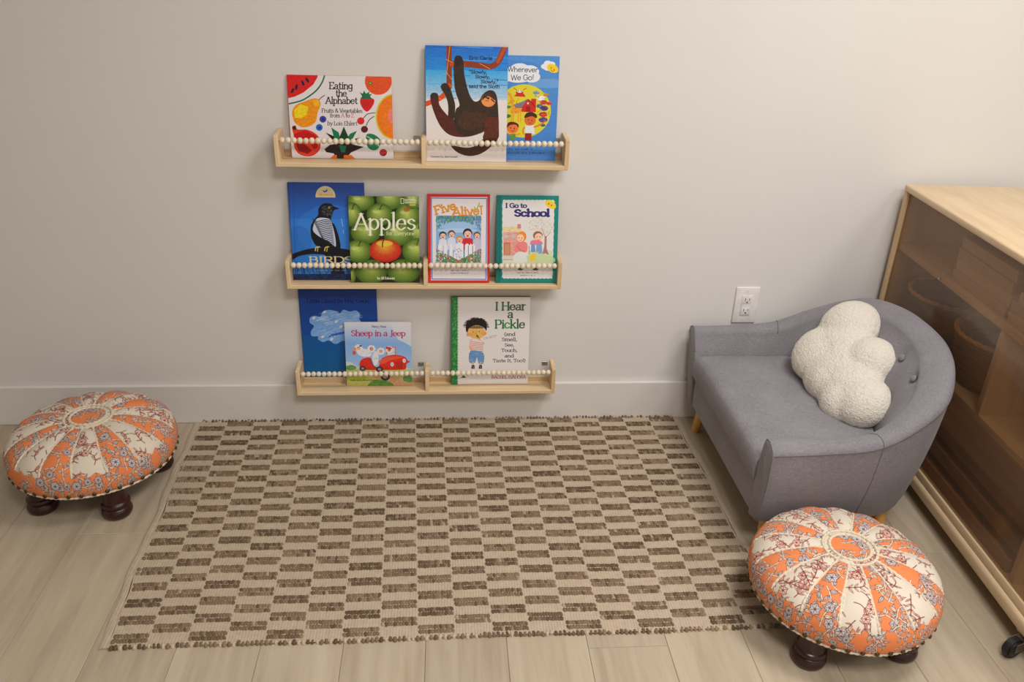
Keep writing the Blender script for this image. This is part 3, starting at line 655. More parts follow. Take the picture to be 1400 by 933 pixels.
def c_pickle(c):
    c.a[:] = (228, 221, 219); c.rect(262, 80, 321, 810, (42, 128, 62), n=.12)
    for k in range(70):
        x, y = 275 + c.rs.rand() * 40, 95 + c.rs.rand() * 695; c.line([(x, y), (x + 8, y - 12)], 3.5, (130, 196, 120), a=.8)
    for k in range(30): y = 95 + k * 24; c.line([(321, y), (325, y + 8)], 5, (60, 110, 60), a=.5)
    SK = (230, 180, 100)
    c.poly([(402, 380), (415, 345), (470, 318), (530, 345), (548, 385), (535, 405), (500, 425), (460, 432), (425, 410)], SK, 4, n=.05); c.ell(425, 395, 22, 16, (232, 150, 90), 0, .6); c.ell(525, 385, 18, 14, (232, 150, 90), 0, .6)
    c.ell(403, 392, 10, 16, (226, 150, 90)); c.ell(545, 385, 8, 14, (226, 150, 90))
    K = (26, 22, 24)
    c.poly([(388, 360), (392, 300), (430, 272), (480, 262), (530, 275), (555, 315), (552, 365), (536, 340), (500, 322), (450, 322), (412, 345), (400, 375)], K, 3)
    for k in range(70):
        t = PI + c.rs.rand() * PI; x, y = 470 + 76 * math.cos(t), 335 + 62 * math.sin(t); c.line([(x, y), (x + 26 * math.cos(t) + 10 * (c.rs.rand() - .5), y + 24 * math.sin(t) + 8)], 4, K)
    for k in range(16): x = 415 + k * 8; c.line([(x, 325), (x + 3, 345 - abs(x - 470) * .05)], 5, K)
    c.ell(447, 373, 4, 5, (60, 80, 40)); c.ell(495, 372, 4, 5, (60, 80, 40)); c.ell(470, 385, 7, 5, (220, 150, 90)); c.line([(478, 402), (492, 425)], 16, (60, 130, 50)); c.line([(488, 425), (510, 450), (528, 465)], 16, (232, 160, 100))
    c.poly([(430, 432), (460, 425), (505, 440), (528, 470), (525, 545), (440, 535), (428, 500)], (230, 216, 212), 3)
    for k in range(7): c.line([(432, 452 + k * 14), (480, 456 + k * 14), (526, 464 + k * 13)], 4, (206, 96, 90))
    c.line([(428, 450), (424, 500), (440, 525)], 15, (232, 170, 120)); c.line([(430, 440), (426, 480)], 20, (226, 190, 186))
    c.poly([(425, 525), (528, 540), (530, 625), (492, 628), (478, 575), (462, 620), (416, 615)], (106, 150, 196), 3, n=.12)
    for x in (446, 506): c.line([(x, 618), (x, 645)], 14, (226, 170, 120)); c.poly([(x - 10, 640), (x + 12, 640), (x + 14, 668), (x - 14, 668)], K); c.line([(x - 6, 650), (x + 8, 660)], 3, (230, 230, 230))
    c.text('CRUNCH!', 534, 436, 640, 16, (150, 146, 150), .8, .7, False, -.25)
    g = (36, 112, 62); G = (70, 92, 58)
    c.text('I Hear', 622, 200, 870, 62, g, 1.25, .6, cols=[g, g, g, G, G, G]); c.text('a', 722, 262, 768, 62, G, 1.25, .6); c.text('Pickle', 620, 344, 862, 64, g, 1.25, .6, cols=[g, g, (60, 140, 60), g, g, G])
    B = (66, 58, 56)
    for st, a, y, b in (('(and', 696, 404, 784), ('Smell,', 678, 446, 800), ('See,', 700, 490, 776), ('Touch,', 674, 533, 804), ('and', 700, 577, 774), ('Taste It, Too!)', 606, 616, 868)):
        c.text(st, a, y, b, 24, B, 1.1, .6)
    c.text('RACHEL ISADORA', 596, 748, 872, 23, (160, 70, 70), 1.0, .7)
    c.line([(340, 742), (390, 740)], 3, (90, 90, 80)); c.poly([(352, 740), (372, 715), (388, 740)], (70, 100, 50))

# x left, base y (front), top y (front), width, height, thickness, shelf, spine colour, painter, quad in the frame the painter uses, hardback
BOOKS = [
 ('white cover with bright cut paper fruit around the title', -.423, -.030, -.0065, .278, .219, .005, 0, (226, 60, 60), c_eat, [(190, 75), (1015, 85), (1040, 742), (225, 738)], 0),
 ('tall blue and white cover with a brown sloth hanging from a branch', -.0528, -.048, -.0125, .2215, .304, .004, 0, (40, 120, 200), c_slow, [(2, 12), (640, 16), (640, 918), (12, 912)], 0),
 ('sky blue picture book with yellow circle of children, partly behind the sloth book', .110, -.021, -.0065, .2, .281, .005, 0, (70, 130, 200), c_where, [(-130, 25), (478, 38), (450, 905), (-105, 900)], 0),
 ('deep blue hardback with a striped bird standing on a branch', -.4455, -.043, -.0125, .2135, .284, .010, 1, (30, 60, 130), c_bird, [(78, 55), (657, 58), (664, 790), (112, 788)], 1),
 ('square cover full of green apples around one red apple', -.277, -.0635, -.0255, .2, .252, .006, 1, (70, 110, 30), c_apple, [(530, 153), (1053, 158), (1068, 803), (548, 803)], 0),
 ('red bordered hardback with singing children behind a white picket fence', -.052, -.065, -.009, .180, .258, .008, 1, (200, 40, 34), c_five, [(35, 22), (655, 28), (650, 893), (40, 893)], 1),
 ('teal bordered hardback with two seated children drawn by a pink house', .148, -.065, -.009, .181, .256, .008, 1, (10, 120, 110), c_school, [(28, 40), (637, 45), (625, 907), (20, 907)], 1),
 ('large dark blue hardback with a pale painted cloud on its cover', -.4425, -.0165, -.010, .232, .311, .007, 2, (16, 60, 130), c_cloud, [(110, 40), (736, 40), (757, 768), (157, 768)], 1),
 ('small square cover with sheep riding in a red open car', -.3105, -.0465, -.0225, .2025, .210, .005, 2, (200, 190, 200), c_sheep, [(25, 65), (868, 60), (868, 870), (35, 875)], 0),
 ('white cover with green spine edge and a boy in striped shirt eating', .0155, -.043, -.011, .243, .289, .009, 2, (40, 120, 60), c_pickle, [(270, 92), (903, 98), (888, 792), (272, 796)], 1),
]
# ================================================================ the room
def struct(name, bm, mat, **k):
    o = obj(name, bm, mat, **k); o['kind'] = 'structure'; return o
XL, XR, YF, ZC = -3.0, 3.4, -4.3, 2.7
floor = struct('floor', nbox(XL, XR, YF, 0, -.06, -.0045), M['sub'])
struct('wall_back', nbox(XL - .1, XR + .1, 0, .1, -.06, ZC), M['wall'])
struct('wall_left', nbox(XL - .1, XL, YF, 0, -.06, ZC), M['wall'])
struct('wall_right', nbox(XR, XR + .1, YF, 0, -.06, ZC), M['wall'])
struct('wall_front', nbox(XL - .1, XR + .1, YF - .1, YF, -.06, ZC), M['wall'])
struct('ceiling', nbox(XL - .1, XR + .1, YF - .1, .1, ZC, ZC + .1), M['ceil'])
bm = bmesh.new(); box(bm, XL, XR, -.015, 0, 0, .1354, .003, 2)
struct('baseboard_back', bm, M['trim'], smooth=False)

# floor planks, one object each, three shared lengths
PW, PL = .18167, 1.22
def plank_mesh(L):
    b = bmesh.new(); box(b, -PW / 2 + .0003, PW / 2 - .0003, -L + .0004, -.0004, -.0045, 0)
    es = [e for e in b.edges if all(v.co.z > -.001 for v in e.verts)]
    bmesh.ops.bevel(b, geom=es, offset=.0011, segments=1, affect='EDGES')
    me = bpy.data.meshes.new('plank'); b.to_mesh(me); b.free(); me.materials.append(M['plank']); return me
PM = {}
rp = random.Random(5)
for i in range(-10, 25):
    xc = -1.13919 + PW * (i + .5)
    if xc - PW / 2 < XL or xc + PW / 2 > XR: continue
    off = -.997 if i == 8 else -(.15 + ((i * .43) % 1.0) * .95)
    if -1.62 < off < -.93 and i != 8: off = -.55 - .03 * (i % 3)
    y = 0.0; L = -off
    while y > YF + .02:
        L = min(L, y - YF); key = round(L, 3)
        if key not in PM: PM[key] = plank_mesh(L)
        o = link_mesh('plank', PM[key], None, floor); o.location = (xc, y, 0)
        y -= L; L = PL

# ================================================================ duplex outlet
def outlet():
    r = empty('wall_outlet', (.945, 0, .4055), label='white duplex wall outlet just above the grey sofa arm', cat='outlet')
    b = nbox(-.038, .038, -.006, 0, -.0615, .0615, .003, 3); obj('cover_plate', b, M['white_plastic'], r, True, 40)
    q = obj('socket_insert', nbox(-.0168, .0168, -.0085, -.004, -.034, .034, .0012, 2), M['white_plastic'], r, True, 40)
    for s in (1, -1):
        f = obj('socket_face', nbox(-.0135, .0135, -.0097, -.007, s * .018 - .0125, s * .018 + .0125, .002, 2), M['white_plastic'], q, True, 40)
        b = bmesh.new()
        box(b, -.0075, -.0055, -.0101, -.009, s * .018 - .001, s * .018 + .008)
        box(b, .0055, .0075, -.0101, -.009, s * .018 - .0, s * .018 + .007)
        v = bmesh.ops.create_cone(b, cap_ends=True, segments=12, radius1=.0026, radius2=.0026, depth=.0011)['verts']
        for p in v: p.co = Vector((p.co.x, p.co.z - .0096, p.co.y + s * .018 - .0065))
        obj('slot', b, M['slot'], q)
    for s in (1, -1):
        b = bmesh.new(); v = bmesh.ops.create_cone(b, cap_ends=True, segments=12, radius1=.0028, radius2=.0022, depth=.0014)['verts']
        for p in v: p.co = Vector((p.co.x, p.co.z - .0066, p.co.y + s * .0485))
        obj('screw', b, M['white_plastic'], r)
outlet()

# ================================================================ wall shelves with bead rails
SX, SW, SD, TH = -.4594, .7995, .083, .012
SZ = (.8487, .4912, .1357)
ball = bmesh.new(); bmesh.ops.create_uvsphere(ball, u_segments=14, v_segments=9, radius=.0086)
for v in ball.verts: v.co = Vector((v.co.z * .885, v.co.x, v.co.y))
bead_me = bpy.data.meshes.new('bead'); ball.to_mesh(bead_me); ball.free(); bead_me.materials.append(M['bead'])
bead_me.polygons.foreach_set('use_smooth', [True] * len(bead_me.polygons))
for k, (z, pos) in enumerate(zip(SZ, ('uppermost', 'middle', 'lowest'))):
    yb = -.0152 if k == 2 else 0
    r = empty('wall_shelf', (SX, 0, z), label='%s pale pine book ledge with a row of wooden beads across its front' % pos, cat='shelf', group='bead railed book ledges on the wall')
    obj('base_board', nbox(0, SW, -SD, yb, 0, TH, .0012, 1), M['pine'], r)
    for x in (0, SW - TH):
        b = nbox(x, x + TH, -SD - .0005, yb, -.0003, .0885, .002, 2)
        for v in b.verts:
            if v.co.z > .08 and v.co.y < -.04: v.co.z -= .004
        obj('side_panel', b, M['pine_up'], r)
    obj('divider', nbox(SW / 2 - .0065, SW / 2 + .0065, -SD - .0003, yb, TH - .001, .082, .0018, 2), M['pine_up'], r)
    for a, c in ((TH, SW / 2 - .0065), (SW / 2 + .0065, SW - TH)):
        obj('back_rail', nbox(a, c, yb - .006, yb, TH, TH + .017, .001, 1), M['pine'], r)
        obj('cord', tube(bmesh.new(), [(a - .003, -.0725, .0705), ((a + c) / 2, -.0727, .0699), (c + .003, -.0725, .0705)], .0011, 6), M['cord'], r)
        n = 24; g = (c - a - .004) / n
        for i in range(n):
            o = link_mesh('bead', bead_me, None, r)
            rb = random.Random(i + 100 * k + int(a * 10))
            o.location = (a + .002 + g * (i + .5), -.0727 + rb.uniform(-.0004, .0004), .0702 - .0007 * math.sin(PI * (i + .5) / n) + rb.uniform(-.0004, .0004))
            o.rotation_euler = (rb.random() * 6, 0, 0); s = rb.uniform(.95, 1.03); o.scale = (min(1, s) * g / .0152, s, s)
    for x in (SW / 2 - .03, SW - .034):
        b = nbox(x, x + .018, -.0022, 0, .058, .072, .0008, 1)
        v = bmesh.ops.create_cone(b, cap_ends=True, segments=10, radius1=.004, radius2=.0032, depth=.002)['verts']
        for p in v: p.co = Vector((p.co.x + x + .009, p.co.z - .0026, p.co.y + .065))
        obj('hanging_bracket', b, M['steel'], r)

# ================================================================ picture books leaning on the ledges
def cover_mat(name, im):
    t = NT(name); tx = t.add('ShaderNodeTexImage'); tx.image = im; tx.interpolation = 'Cubic'
    uv = t.add('ShaderNodeUVMap'); uv.uv_map = 'UVMap'; t.link(uv.outputs[0], tx.inputs[0])
    t.link(tx.outputs[0], t.b.inputs['Base Color']); t.b.inputs['Roughness'].default_value = .36
    t.b.inputs['Specular IOR Level'].default_value = .35
    return t.m
def uv_front(me, x0, x1, z0, z1):
    uv = me.uv_layers.new(name='UVMap')
    for p in me.polygons:
        for li in p.loop_indices:
            co = me.vertices[me.loops[li].vertex_index].co
            uv.data[li].uv = ((co.x - x0) / (x1 - x0), (co.z - z0) / (z1 - z0))
for i, (lab, x, yb, yt, W, H, T, k, sp, fn, quad, hard) in enumerate(BOOKS):
    res = 2900
    cv = Canvas(int(W * res), int(H * res), quad); fn(cv); im = cv.image('cover_art_%d' % i)
    lean = math.asin((yt - yb) / H)
    zb = SZ[k] + TH + T * math.sin(lean) + .0002
    r = empty('picture_book', (x, yb, zb), label=lab if 'book' in lab else lab.replace('cover', 'covered picture book', 1) if 'cover ' in lab else lab.replace('hardback', 'hardback picture book'), cat='book', group='picture books facing out on the wall ledges')
    r.rotation_euler = (-lean, 0, 0)
    ct = .0021 if hard else .0005; mg = .003 if hard else 0.0
    bev = .0009 if hard else .0002
    m_c = cover_mat('cover_print_%d' % i, im); m_s = plain('cover_board_%d' % i, sp, .45)
    b = nbox(0, W, 0, ct, 0, H, bev, 2)
    if hard:
        pass
    o = obj('front_cover', b, m_c, r); uv_front(o.data, 0, W, 0, H)
    obj('back_cover', nbox(0, W, T - ct, T, 0, H, bev, 2), m_s, r)
    obj('page_block', nbox(.002, W - mg - .0004, ct, T - ct, mg + .0002, H - mg - .0002), M['page'], r)
    obj('spine', nbox(-.0008 if hard else -.0003, .0016, .0001, T - .0001, 0.0001, H - .0001, .0006 if hard else .0001, 2), m_s, r)

# ================================================================ woven rug
def rug():
    r = empty('woven_rug', (0, -.48, 0), label='flat woven beige rug with staggered brown yarn dashes on the wood floor', cat='rug')
    Q = np.array([(-.806, -.014), (.777, -.016), (.802, -.955), (-.764, -.957)])  # BL BR FR FL
    wob = lambda s: .0035 * math.sin(s * 9) + .002 * math.sin(s * 23 + 1)
    def mp(u, v, z):
        a = Q[0] * (1 - u) + Q[1] * u; c = Q[3] * (1 - u) + Q[2] * u
        p = a * (1 - v) + c * v
        if u < .02 or u > .98: p = p + np.array((wob(v * 1.7 + u), 0))
        return (p[0], p[1] + .48 + .002 * math.sin(u * 14) * (1 if v > .5 else -.3), z)
    hem = .0195
    t = NT('rug_weave'); v = t.coords()
    wv = t.add('ShaderNodeTexWave', bands_direction='X'); wv.inputs['Scale'].default_value = 46; wv.inputs['Distortion'].default_value = 1.2; wv.inputs['Detail'].default_value = 2; t.link(v, wv.inputs['Vector'])
    wy = t.add('ShaderNodeTexWave', bands_direction='Y'); wy.inputs['Scale'].default_value = 95; wy.inputs['Distortion'].default_value = 1.5; t.link(v, wy.inputs['Vector'])
    f = t.math('ADD', t.math('MULTIPLY', wv.outputs['Fac'], .42), t.math('MULTIPLY', wy.outputs['Fac'], .4))
    n = t.noise(v, 90, 4)
    c = t.ramp(t.math('ADD', t.math('MULTIPLY', f, .5), t.math('MULTIPLY', n, .5)), [(.25, (170, 152, 130)), (.5, (187, 169, 147)), (.72, (199, 182, 161))])
    t.link(c, t.b.inputs['Base Color']); t.b.inputs['Roughness'].default_value = .95; t.b.inputs['Specular IOR Level'].default_value = .1
    t.bump(t.math('ADD', f, n), .3, .001); weave = t.m
    nu, nv = 120, 60
    b = bmesh.new(); rn = random.Random(3)
    us = [hem / 1.58 + (1 - 2 * hem / 1.58) * i / nu for i in range(nu + 1)]
    top = [[b.verts.new(mp(u, j / nv, .0055 + rn.uniform(-.0003, .0003))) for u in us] for j in range(nv + 1)]
    bot = [[b.verts.new(mp(u, j / nv, .0002)) for u in (us[0], us[-1])] for j in (0, nv)]
    for j in range(nv):
        for i in range(nu): b.faces.new((top[j][i], top[j][i + 1], top[j + 1][i + 1], top[j + 1][i]))
    b.faces.new([bot[0][0]] + top[0] + [bot[0][1]]); b.faces.new([bot[1][0]] + top[-1] + [bot[1][1]])
    b.faces.new([bot[0][0]] + [q[0] for q in top] + [bot[1][0]]); b.faces.new([bot[0][1]] + [q[-1] for q in top] + [bot[1][1]])
    b.faces.new((bot[0][0], bot[0][1], bot[1][1], bot[1][0]))
    obj('weave', b, weave, r, True, 50)
    for u0, u1 in ((0, hem / 1.58), (1 - hem / 1.58, 1)):
        b = bmesh.new(); R = []
        for j in range(81):
            v_ = j / 80; row = []
            for a_, z in ((0, .0003), (0, .003), (.2, .0047), (.8, .0047), (1, .003), (1, .0003)):
                row.append(b.verts.new(mp(u0 + (u1 - u0) * a_, v_, z)))
            R.append(row)
        for p, q in zip(R, R[1:]):
            for k in range(6): b.faces.new((p[k], p[(k + 1) % 6], q[(k + 1) % 6], q[k]))
        b.faces.new(R[0]); b.faces.new(R[-1])
        obj('side_hem', b, weave, r, True, 60)
    # yarn nubs: (centre u, centre v, length, width, height, shade)
    rs = np.random.RandomState(11)
    def nubs(name, items, mat, group=None):
        sp = []; 
        for (cz, rr) in ((0, 1.0), (.6, .8), (1, .0)):
            if rr: sp += [(rr * math.cos(a), rr * math.sin(a), cz) for a in np.arange(6) * PI / 3]
            else: sp.append((0, 0, 1))
        sp = np.array(sp); F = []
        for i in range(6):
            j = (i + 1) % 6; F += [(i, j, 6 + j, 6 + i), (6 + i, 6 + j, 12)]
        V = []; FF = []; C = []
        for n_, (x, y, z, lx, ly, lz, rot, col) in enumerate(items):
            c, s = math.cos(rot), math.sin(rot)
            P = sp * (lx, ly, lz); V.append(np.c_[x + P[:, 0] * c - P[:, 1] * s, y + P[:, 0] * s + P[:, 1] * c, z + P[:, 2]])
            FF += [tuple(k + n_ * 13 for k in f_) for f_ in F]; C.append(np.tile(np.array(col + (1,)), (13, 1)))
        me = bpy.data.meshes.new(name); me.from_pydata(np.vstack(V).tolist(), [], FF)
        at = me.color_attributes.new('yarn', 'FLOAT_COLOR', 'POINT'); at.data.foreach_set('color', np.vstack(C).astype(np.float32).ravel())
        o = link_mesh(name, me, mat, r, True); o['kind'] = 'stuff'; return o
    t = NT('yarn'); at = t.add('ShaderNodeAttribute'); at.attribute_name = 'yarn'
    t.link(at.outputs['Color'], t.b.inputs['Base Color']); t.b.inputs['Roughness'].default_value = .95; t.b.inputs['Specular IOR Level'].default_value = .1
    t.bump(t.noise(t.coords(), 500, 3), .5, .0008); yarn = t.m
    SH = [(124, 104, 83), (112, 92, 72), (132, 111, 89), (141, 120, 97), (101, 82, 64), (126, 106, 85)]
    lin = lambda c: s2l(c)[:3]
    items = []; ncol = 18; u_a = .0225 / 1.58; cw = (1 - 2 * u_a) / ncol
    for ci in range(ncol):
        for k in range(18):
            yc = -.0595 - .0546 * k + (0 if ci % 2 == 0 else .02725)
            v_ = (-yc - .014) / .943
            if not -.005 < v_ < .985: continue
            tone = rs.choice(6)
            for row in (-1, 1):
                if (v_ < .012 and row < 0): continue
                n = 12
                j0 = rs.randint(0, 2)
                for i in range(n):
                    u = u_a + cw * (ci + .02 + .94 * (i + .5) / n)
                    vv = v_ + row * .0070 / .943 + rs.uniform(-.0007, .0007)
                    x, y, z = mp(u, vv, .0056)
                    col = SH[tone if rs.rand() < .45 else rs.choice(6)]
                    if rs.rand() < .02: col = (170, 150, 126)
                    items.append((x, y, z, .0046 * rs.uniform(.9, 1.2), .0076 * rs.uniform(.9, 1.1), .0036 * rs.uniform(.8, 1.15), rs.uniform(-.35, .35) + .25, lin(col)))
    nubs('brown_yarn', items, yarn)
    for v_, sg in ((0.0, 1), (1.0, -1)):
        items = []; n = 150; tone = 0
        for i in range(n):
            if i % 6 == 0: tone = rs.choice(6)
            u = .016 + .968 * (i + .5) / n
            x, y, z = mp(u, v_, .002)
            light = (i % 3 == 2) if rs.rand() < .6 else rs.rand() < .2
            col = (190, 171, 147) if light else SH[tone if rs.rand() < .6 else rs.choice(6)]
            k = rs.uniform(.8, 1.25) * (1.35 if sg > 0 else 1)
            items.append((x, y + (-.002 if sg > 0 else .002) + rs.uniform(-.0015, .0015), z - .0015, .0052 * rs.uniform(.8, 1.2), .0075 * rs.uniform(.8, 1.15), .0085 * k, rs.uniform(-.3, .5), lin(col)))
            if sg > 0 and rs.rand() < .3: items.append((x, y - .001, .006, .004, .004, .0075, rs.rand(), lin(SH[rs.choice(6)])))
        nubs('edge_binding', items, yarn)
rug()

# ================================================================ block printed cloth for the stools
_CL = {}
def cloth_fields():
    if _CL: return _CL['a'], _CL['b']
    N = 900
    def field(bg, kind, g, seed):
        rs = np.random.RandomState(seed)
        c = Canvas(N, N, None, bg); c.k = 1; c.rs = rs; c.T = lambda p: np.array(p, float).reshape(-1, 2)
        LB, OUT, CR = (190, 186, 190), (112, 78, 66), (226, 212, 194)
        ST, PK = (124, 62, 54), (212, 160, 146)
        def leaf(x, y, a, L, fill, ed, w=.5):
            ca, sa = math.cos(a), math.sin(a)
            for m, cc in ((1, ed), (.76, fill)):
                o = (1 - m) * .45
                c.poly([(x + ca * (o + t * m) * L - sa * h * L * w * m, y + sa * (o + t * m) * L + ca * h * L * w * m) for t, h in ((0, 0), (.25, .36), (.6, .36), (1, 0), (.6, -.3), (.25, -.36))], cc)
            c.line([(x, y), (x + ca * L * .7, y + sa * L * .7)], 1.2, ed, 0)
        def flower(x, y, R, fill, ed):
            for q, cc in ((1.0, ed), (.86, fill)):
                t = np.linspace(0, 2 * PI, 24, endpoint=False); rr = R * q * (.84 + .16 * np.cos(t * 6)); c.poly(np.c_[x + rr * np.cos(t), y + rr * np.sin(t)], cc)
            for m in range(6): q = m * 1.05; c.line([(x + R * .25 * math.cos(q), y + R * .25 * math.sin(q)), (x + R * .7 * math.cos(q), y + R * .7 * math.sin(q))], 1.5, ed, 0)
            c.ell(x, y, R * .2, R * .2, ed)
        for gy in range(-1, int(N / (g * .62)) + 1):
            for gx in range(-1, N // g + 2):
                x = gx * g + (gy % 2) * g / 2 + rs.uniform(-9, 9); y = gy * g * .62 + rs.uniform(-9, 9); aa = a0 = rs.uniform(0, 6.28)
                P = [(x, y)]; bend = rs.uniform(-.55, .55)
                for m in range(4): aa += bend; P.append((P[-1][0] + 17 * math.cos(aa), P[-1][1] + 17 * math.sin(aa)))
                if kind == 'orange':
                    c.line(P, 5.2, OUT, 3); c.line(P, 3.4, CR, 3)
                    for m in (1, 2, 3, 4): leaf(P[m][0], P[m][1], a0 + bend * m + (-1) ** m * 1.1, rs.uniform(22, 34), LB if rs.rand() < .7 else CR, OUT)
                    if rs.rand() < .5: flower(P[-1][0], P[-1][1], rs.uniform(15, 23), LB, OUT)
                else:
                    c.line(P, 2.8, ST, 3)
                    for m in (1, 2, 3, 4):
                        for sg in (-1, 1):
                            if rs.rand() < .8: leaf(P[m][0], P[m][1], a0 + bend * m + sg * .85, rs.uniform(18, 27), PK if rs.rand() < .55 else bg, ST, .42)
                    if rs.rand() < .35: flower(P[-1][0], P[-1][1], rs.uniform(14, 20), (222, 186, 168), ST)
        return c.a
    _CL['a'] = field((226, 132, 82), 'orange', 57, 4); _CL['b'] = field((214, 202, 184), 'cream', 62, 9)
    return _CL['a'], _CL['b']
def cloth_art(seed):
    A, B = cloth_fields(); N = A.shape[0]
    if seed == 2: A, B = A[::-1].transpose(1, 0, 2), B[:, ::-1].transpose(1, 0, 2)
    yy, xx = np.mgrid[0:N, 0:N]; dx = (xx - N / 2) / (N / 2); dy = -(yy - N / 2) / (N / 2)
    rr = np.hypot(dx, dy); th = np.arctan2(dy, dx) % (2 * PI)
    sec = ((th / (2 * PI) * 16 + 16).astype(int)) % 2
    edge = .735 + .012 * np.sin(th * 40)
    cream = ((sec == 0) & (rr > .2) & (rr < edge)) | ((rr > .148) & (rr < .2))
    c = Canvas(N, N, None); c.a = np.where(cream[..., None], B, A)
    return c.image('block_print_%d' % seed)

def fabric_img(name, im):
    t = NT(name); tx = t.add('ShaderNodeTexImage'); tx.image = im
    uv = t.add('ShaderNodeUVMap'); uv.uv_map = 'UVMap'; t.link(uv.outputs[0], tx.inputs[0])
    t.link(tx.outputs[0], t.b.inputs['Base Color']); t.b.inputs['Roughness'].default_value = .9; t.b.inputs['Specular IOR Level'].default_value = .15
    t.bump(t.noise(t.coords(), 420, 3), .35, .0006); return t.m
M['cream_trim'] = plain('cream_trim', (214, 200, 176), .9, bump=(400, .4, .0008))

PROF = [(0, .229), (.03, .2287), (.06, .227), (.095, .2235), (.13, .217), (.16, .2075), (.185, .195), (.203, .179), (.2125, .162), (.2155, .146), (.2145, .129), (.210, .115), (.203, .1065), (.192, .1035)]
def stool(loc, rot, seed, label, angles):
    r = empty('footstool', (loc[0], loc[1], 0), rot, label=label, cat='stool', group='round patterned footstools')
    if seed == 2: r.scale = (.972, .972, .972)
    pr = cr(PROF, 4); n = 192
    arc = np.r_[0, np.cumsum(np.hypot(*np.diff(pr, axis=0).T))]; arc /= arc[-1]
    def puff(th, a):
        return .0085 * abs(math.sin(th * 8)) ** .7 * max(0, min(1, (a - .19) / .1)) * max(0, min(1, (.80 - a) / .2))
    b = bmesh.new(); uvl = b.loops.layers.uv.new('UVMap'); rings = []; UV = {}
    for (rad, z), a in zip(pr, arc):
        if rad < 1e-6: v = b.verts.new((0, 0, z)); UV[v] = (.5, .5); rings.append([v]); continue
        ring = []
        for i in range(n):
            th = 2 * PI * i / n; p = puff(th, a); dz = .003 * math.exp(-((a - .2) / .03) ** 2)
            nr = math.sin(min(1, a * 1.1) * PI / 2)
            v = b.verts.new(((rad + p * nr * .6) * math.cos(th), (rad + p * nr * .6) * math.sin(th), z + p * (1 - nr * .4) - dz))
            UV[v] = (.5 + a * .5 * math.cos(th), .5 + a * .5 * math.sin(th)); ring.append(v)
        rings.append(ring)
    for p, q in zip(rings, rings[1:]):
        for i in range(n):
            j = (i + 1) % n
            b.faces.new((p[0], q[i], q[j]) if len(p) == 1 else (p[i], q[i], q[j], p[j]))
    for f in b.faces:
        for l in f.loops: l[uvl].uv = UV[l.vert]
    obj('cushion', b, fabric_img('block_print_cloth_%d' % seed, cloth_art(seed)), r, True)
    b = bmesh.new(); lathe(b, [(0, .098), (.186, .098), (.1905, .100), (.1905, .105), (.17, .105), (0, .105)], 48)
    obj('seat_base', b, M['mahog'], r, True, 40)
    # scalloped trim along each seam
    def seam(pts, w0=.0022):
        P = cr(pts, 4) if len(pts) < 60 else np.array(pts)
        L = np.r_[0, np.cumsum(np.linalg.norm(np.diff(P, axis=0), axis=1))]
        m = max(4, int(L[-1] / .0016)); s = np.linspace(0, L[-1], m)
        Q = np.c_[[np.interp(s, L, P[:, k]) for k in range(3)]].T
        rr = [w0 + w0 * .75 * abs(math.sin(x / .0125 * PI)) ** .7 for x in s]
        return tube(bmesh.new(), Q, rr, 6)
    def on(th, a):
        rad = np.interp(a, arc, pr[:, 0]); z = np.interp(a, arc, pr[:, 1]); return (rad * math.cos(th), rad * math.sin(th), z - .0006)
    for k in range(16):
        obj('seam_trim', seam([on(2 * PI * k / 16 + .02 * math.sin(a * 9), a) for a in np.linspace(.2, .74, 12)]), M['cream_trim'], r, True)
    for ca in (.15, .197):
        obj('centre_trim', seam([on(t, ca) for t in np.linspace(0, 2 * PI, 97)], .0026), M['cream_trim'], r, True)
    P = [(.2055 * math.cos(t), .2055 * math.sin(t), .1065) for t in np.linspace(0, 2 * PI, 97)]
    obj('edge_braid', seam(P), M['cream_trim'], r, True)
    b = bmesh.new(); bmesh.ops.create_uvsphere(b, u_segments=10, v_segments=6, radius=.0056)
    me = bpy.data.meshes.new('nail_head'); b.to_mesh(me); b.free(); me.materials.append(M['brass']); me.polygons.foreach_set('use_smooth', [True] * len(me.polygons))
    for k in range(44):
        t = 2 * PI * (k + .5) / 44; o = link_mesh('nail_head', me, None, r); o.location = (.2125 * math.cos(t), .2125 * math.sin(t), .1155); o.rotation_euler = (0, 0, t); o.scale = (.55, 1, 1)
    lp = [(0, 0), (.026, 0), (.034, .004), (.0385, .013), (.0385, .022), (.034, .031), (.032, .0325), (.035, .035), (.037, .040), (.035, .046), (.0315, .049), (.031, .052), (.030, .062), (.031, .080), (.033, .099), (0, .099)]
    b = lathe(bmesh.new(), cr(lp, 3), 28, cap=False); bmesh.ops.remove_doubles(b, verts=b.verts, dist=1e-5); me = bpy.data.meshes.new('leg'); bmesh.ops.recalc_face_normals(b, faces=b.faces); b.to_mesh(me); b.free()
    me.materials.append(M['mahog']); me.polygons.foreach_set('use_smooth', [True] * len(me.polygons)); me.set_sharp_from_angle(angle=math.radians(50))
    for t in angles:
        o = link_mesh('leg', me, None, r); t = math.radians(t) - rot; o.location = (.157 * math.cos(t), .157 * math.sin(t), 0)
stool((-.967, -.345), .12, 1, 'round orange and cream patterned footstool at the far left end of the rug', (222, 303, 34, 120))
stool((.900, -.941), .30, 2, 'round orange and cream patterned footstool standing in front of the grey sofa', (228, 318, 105, 28))
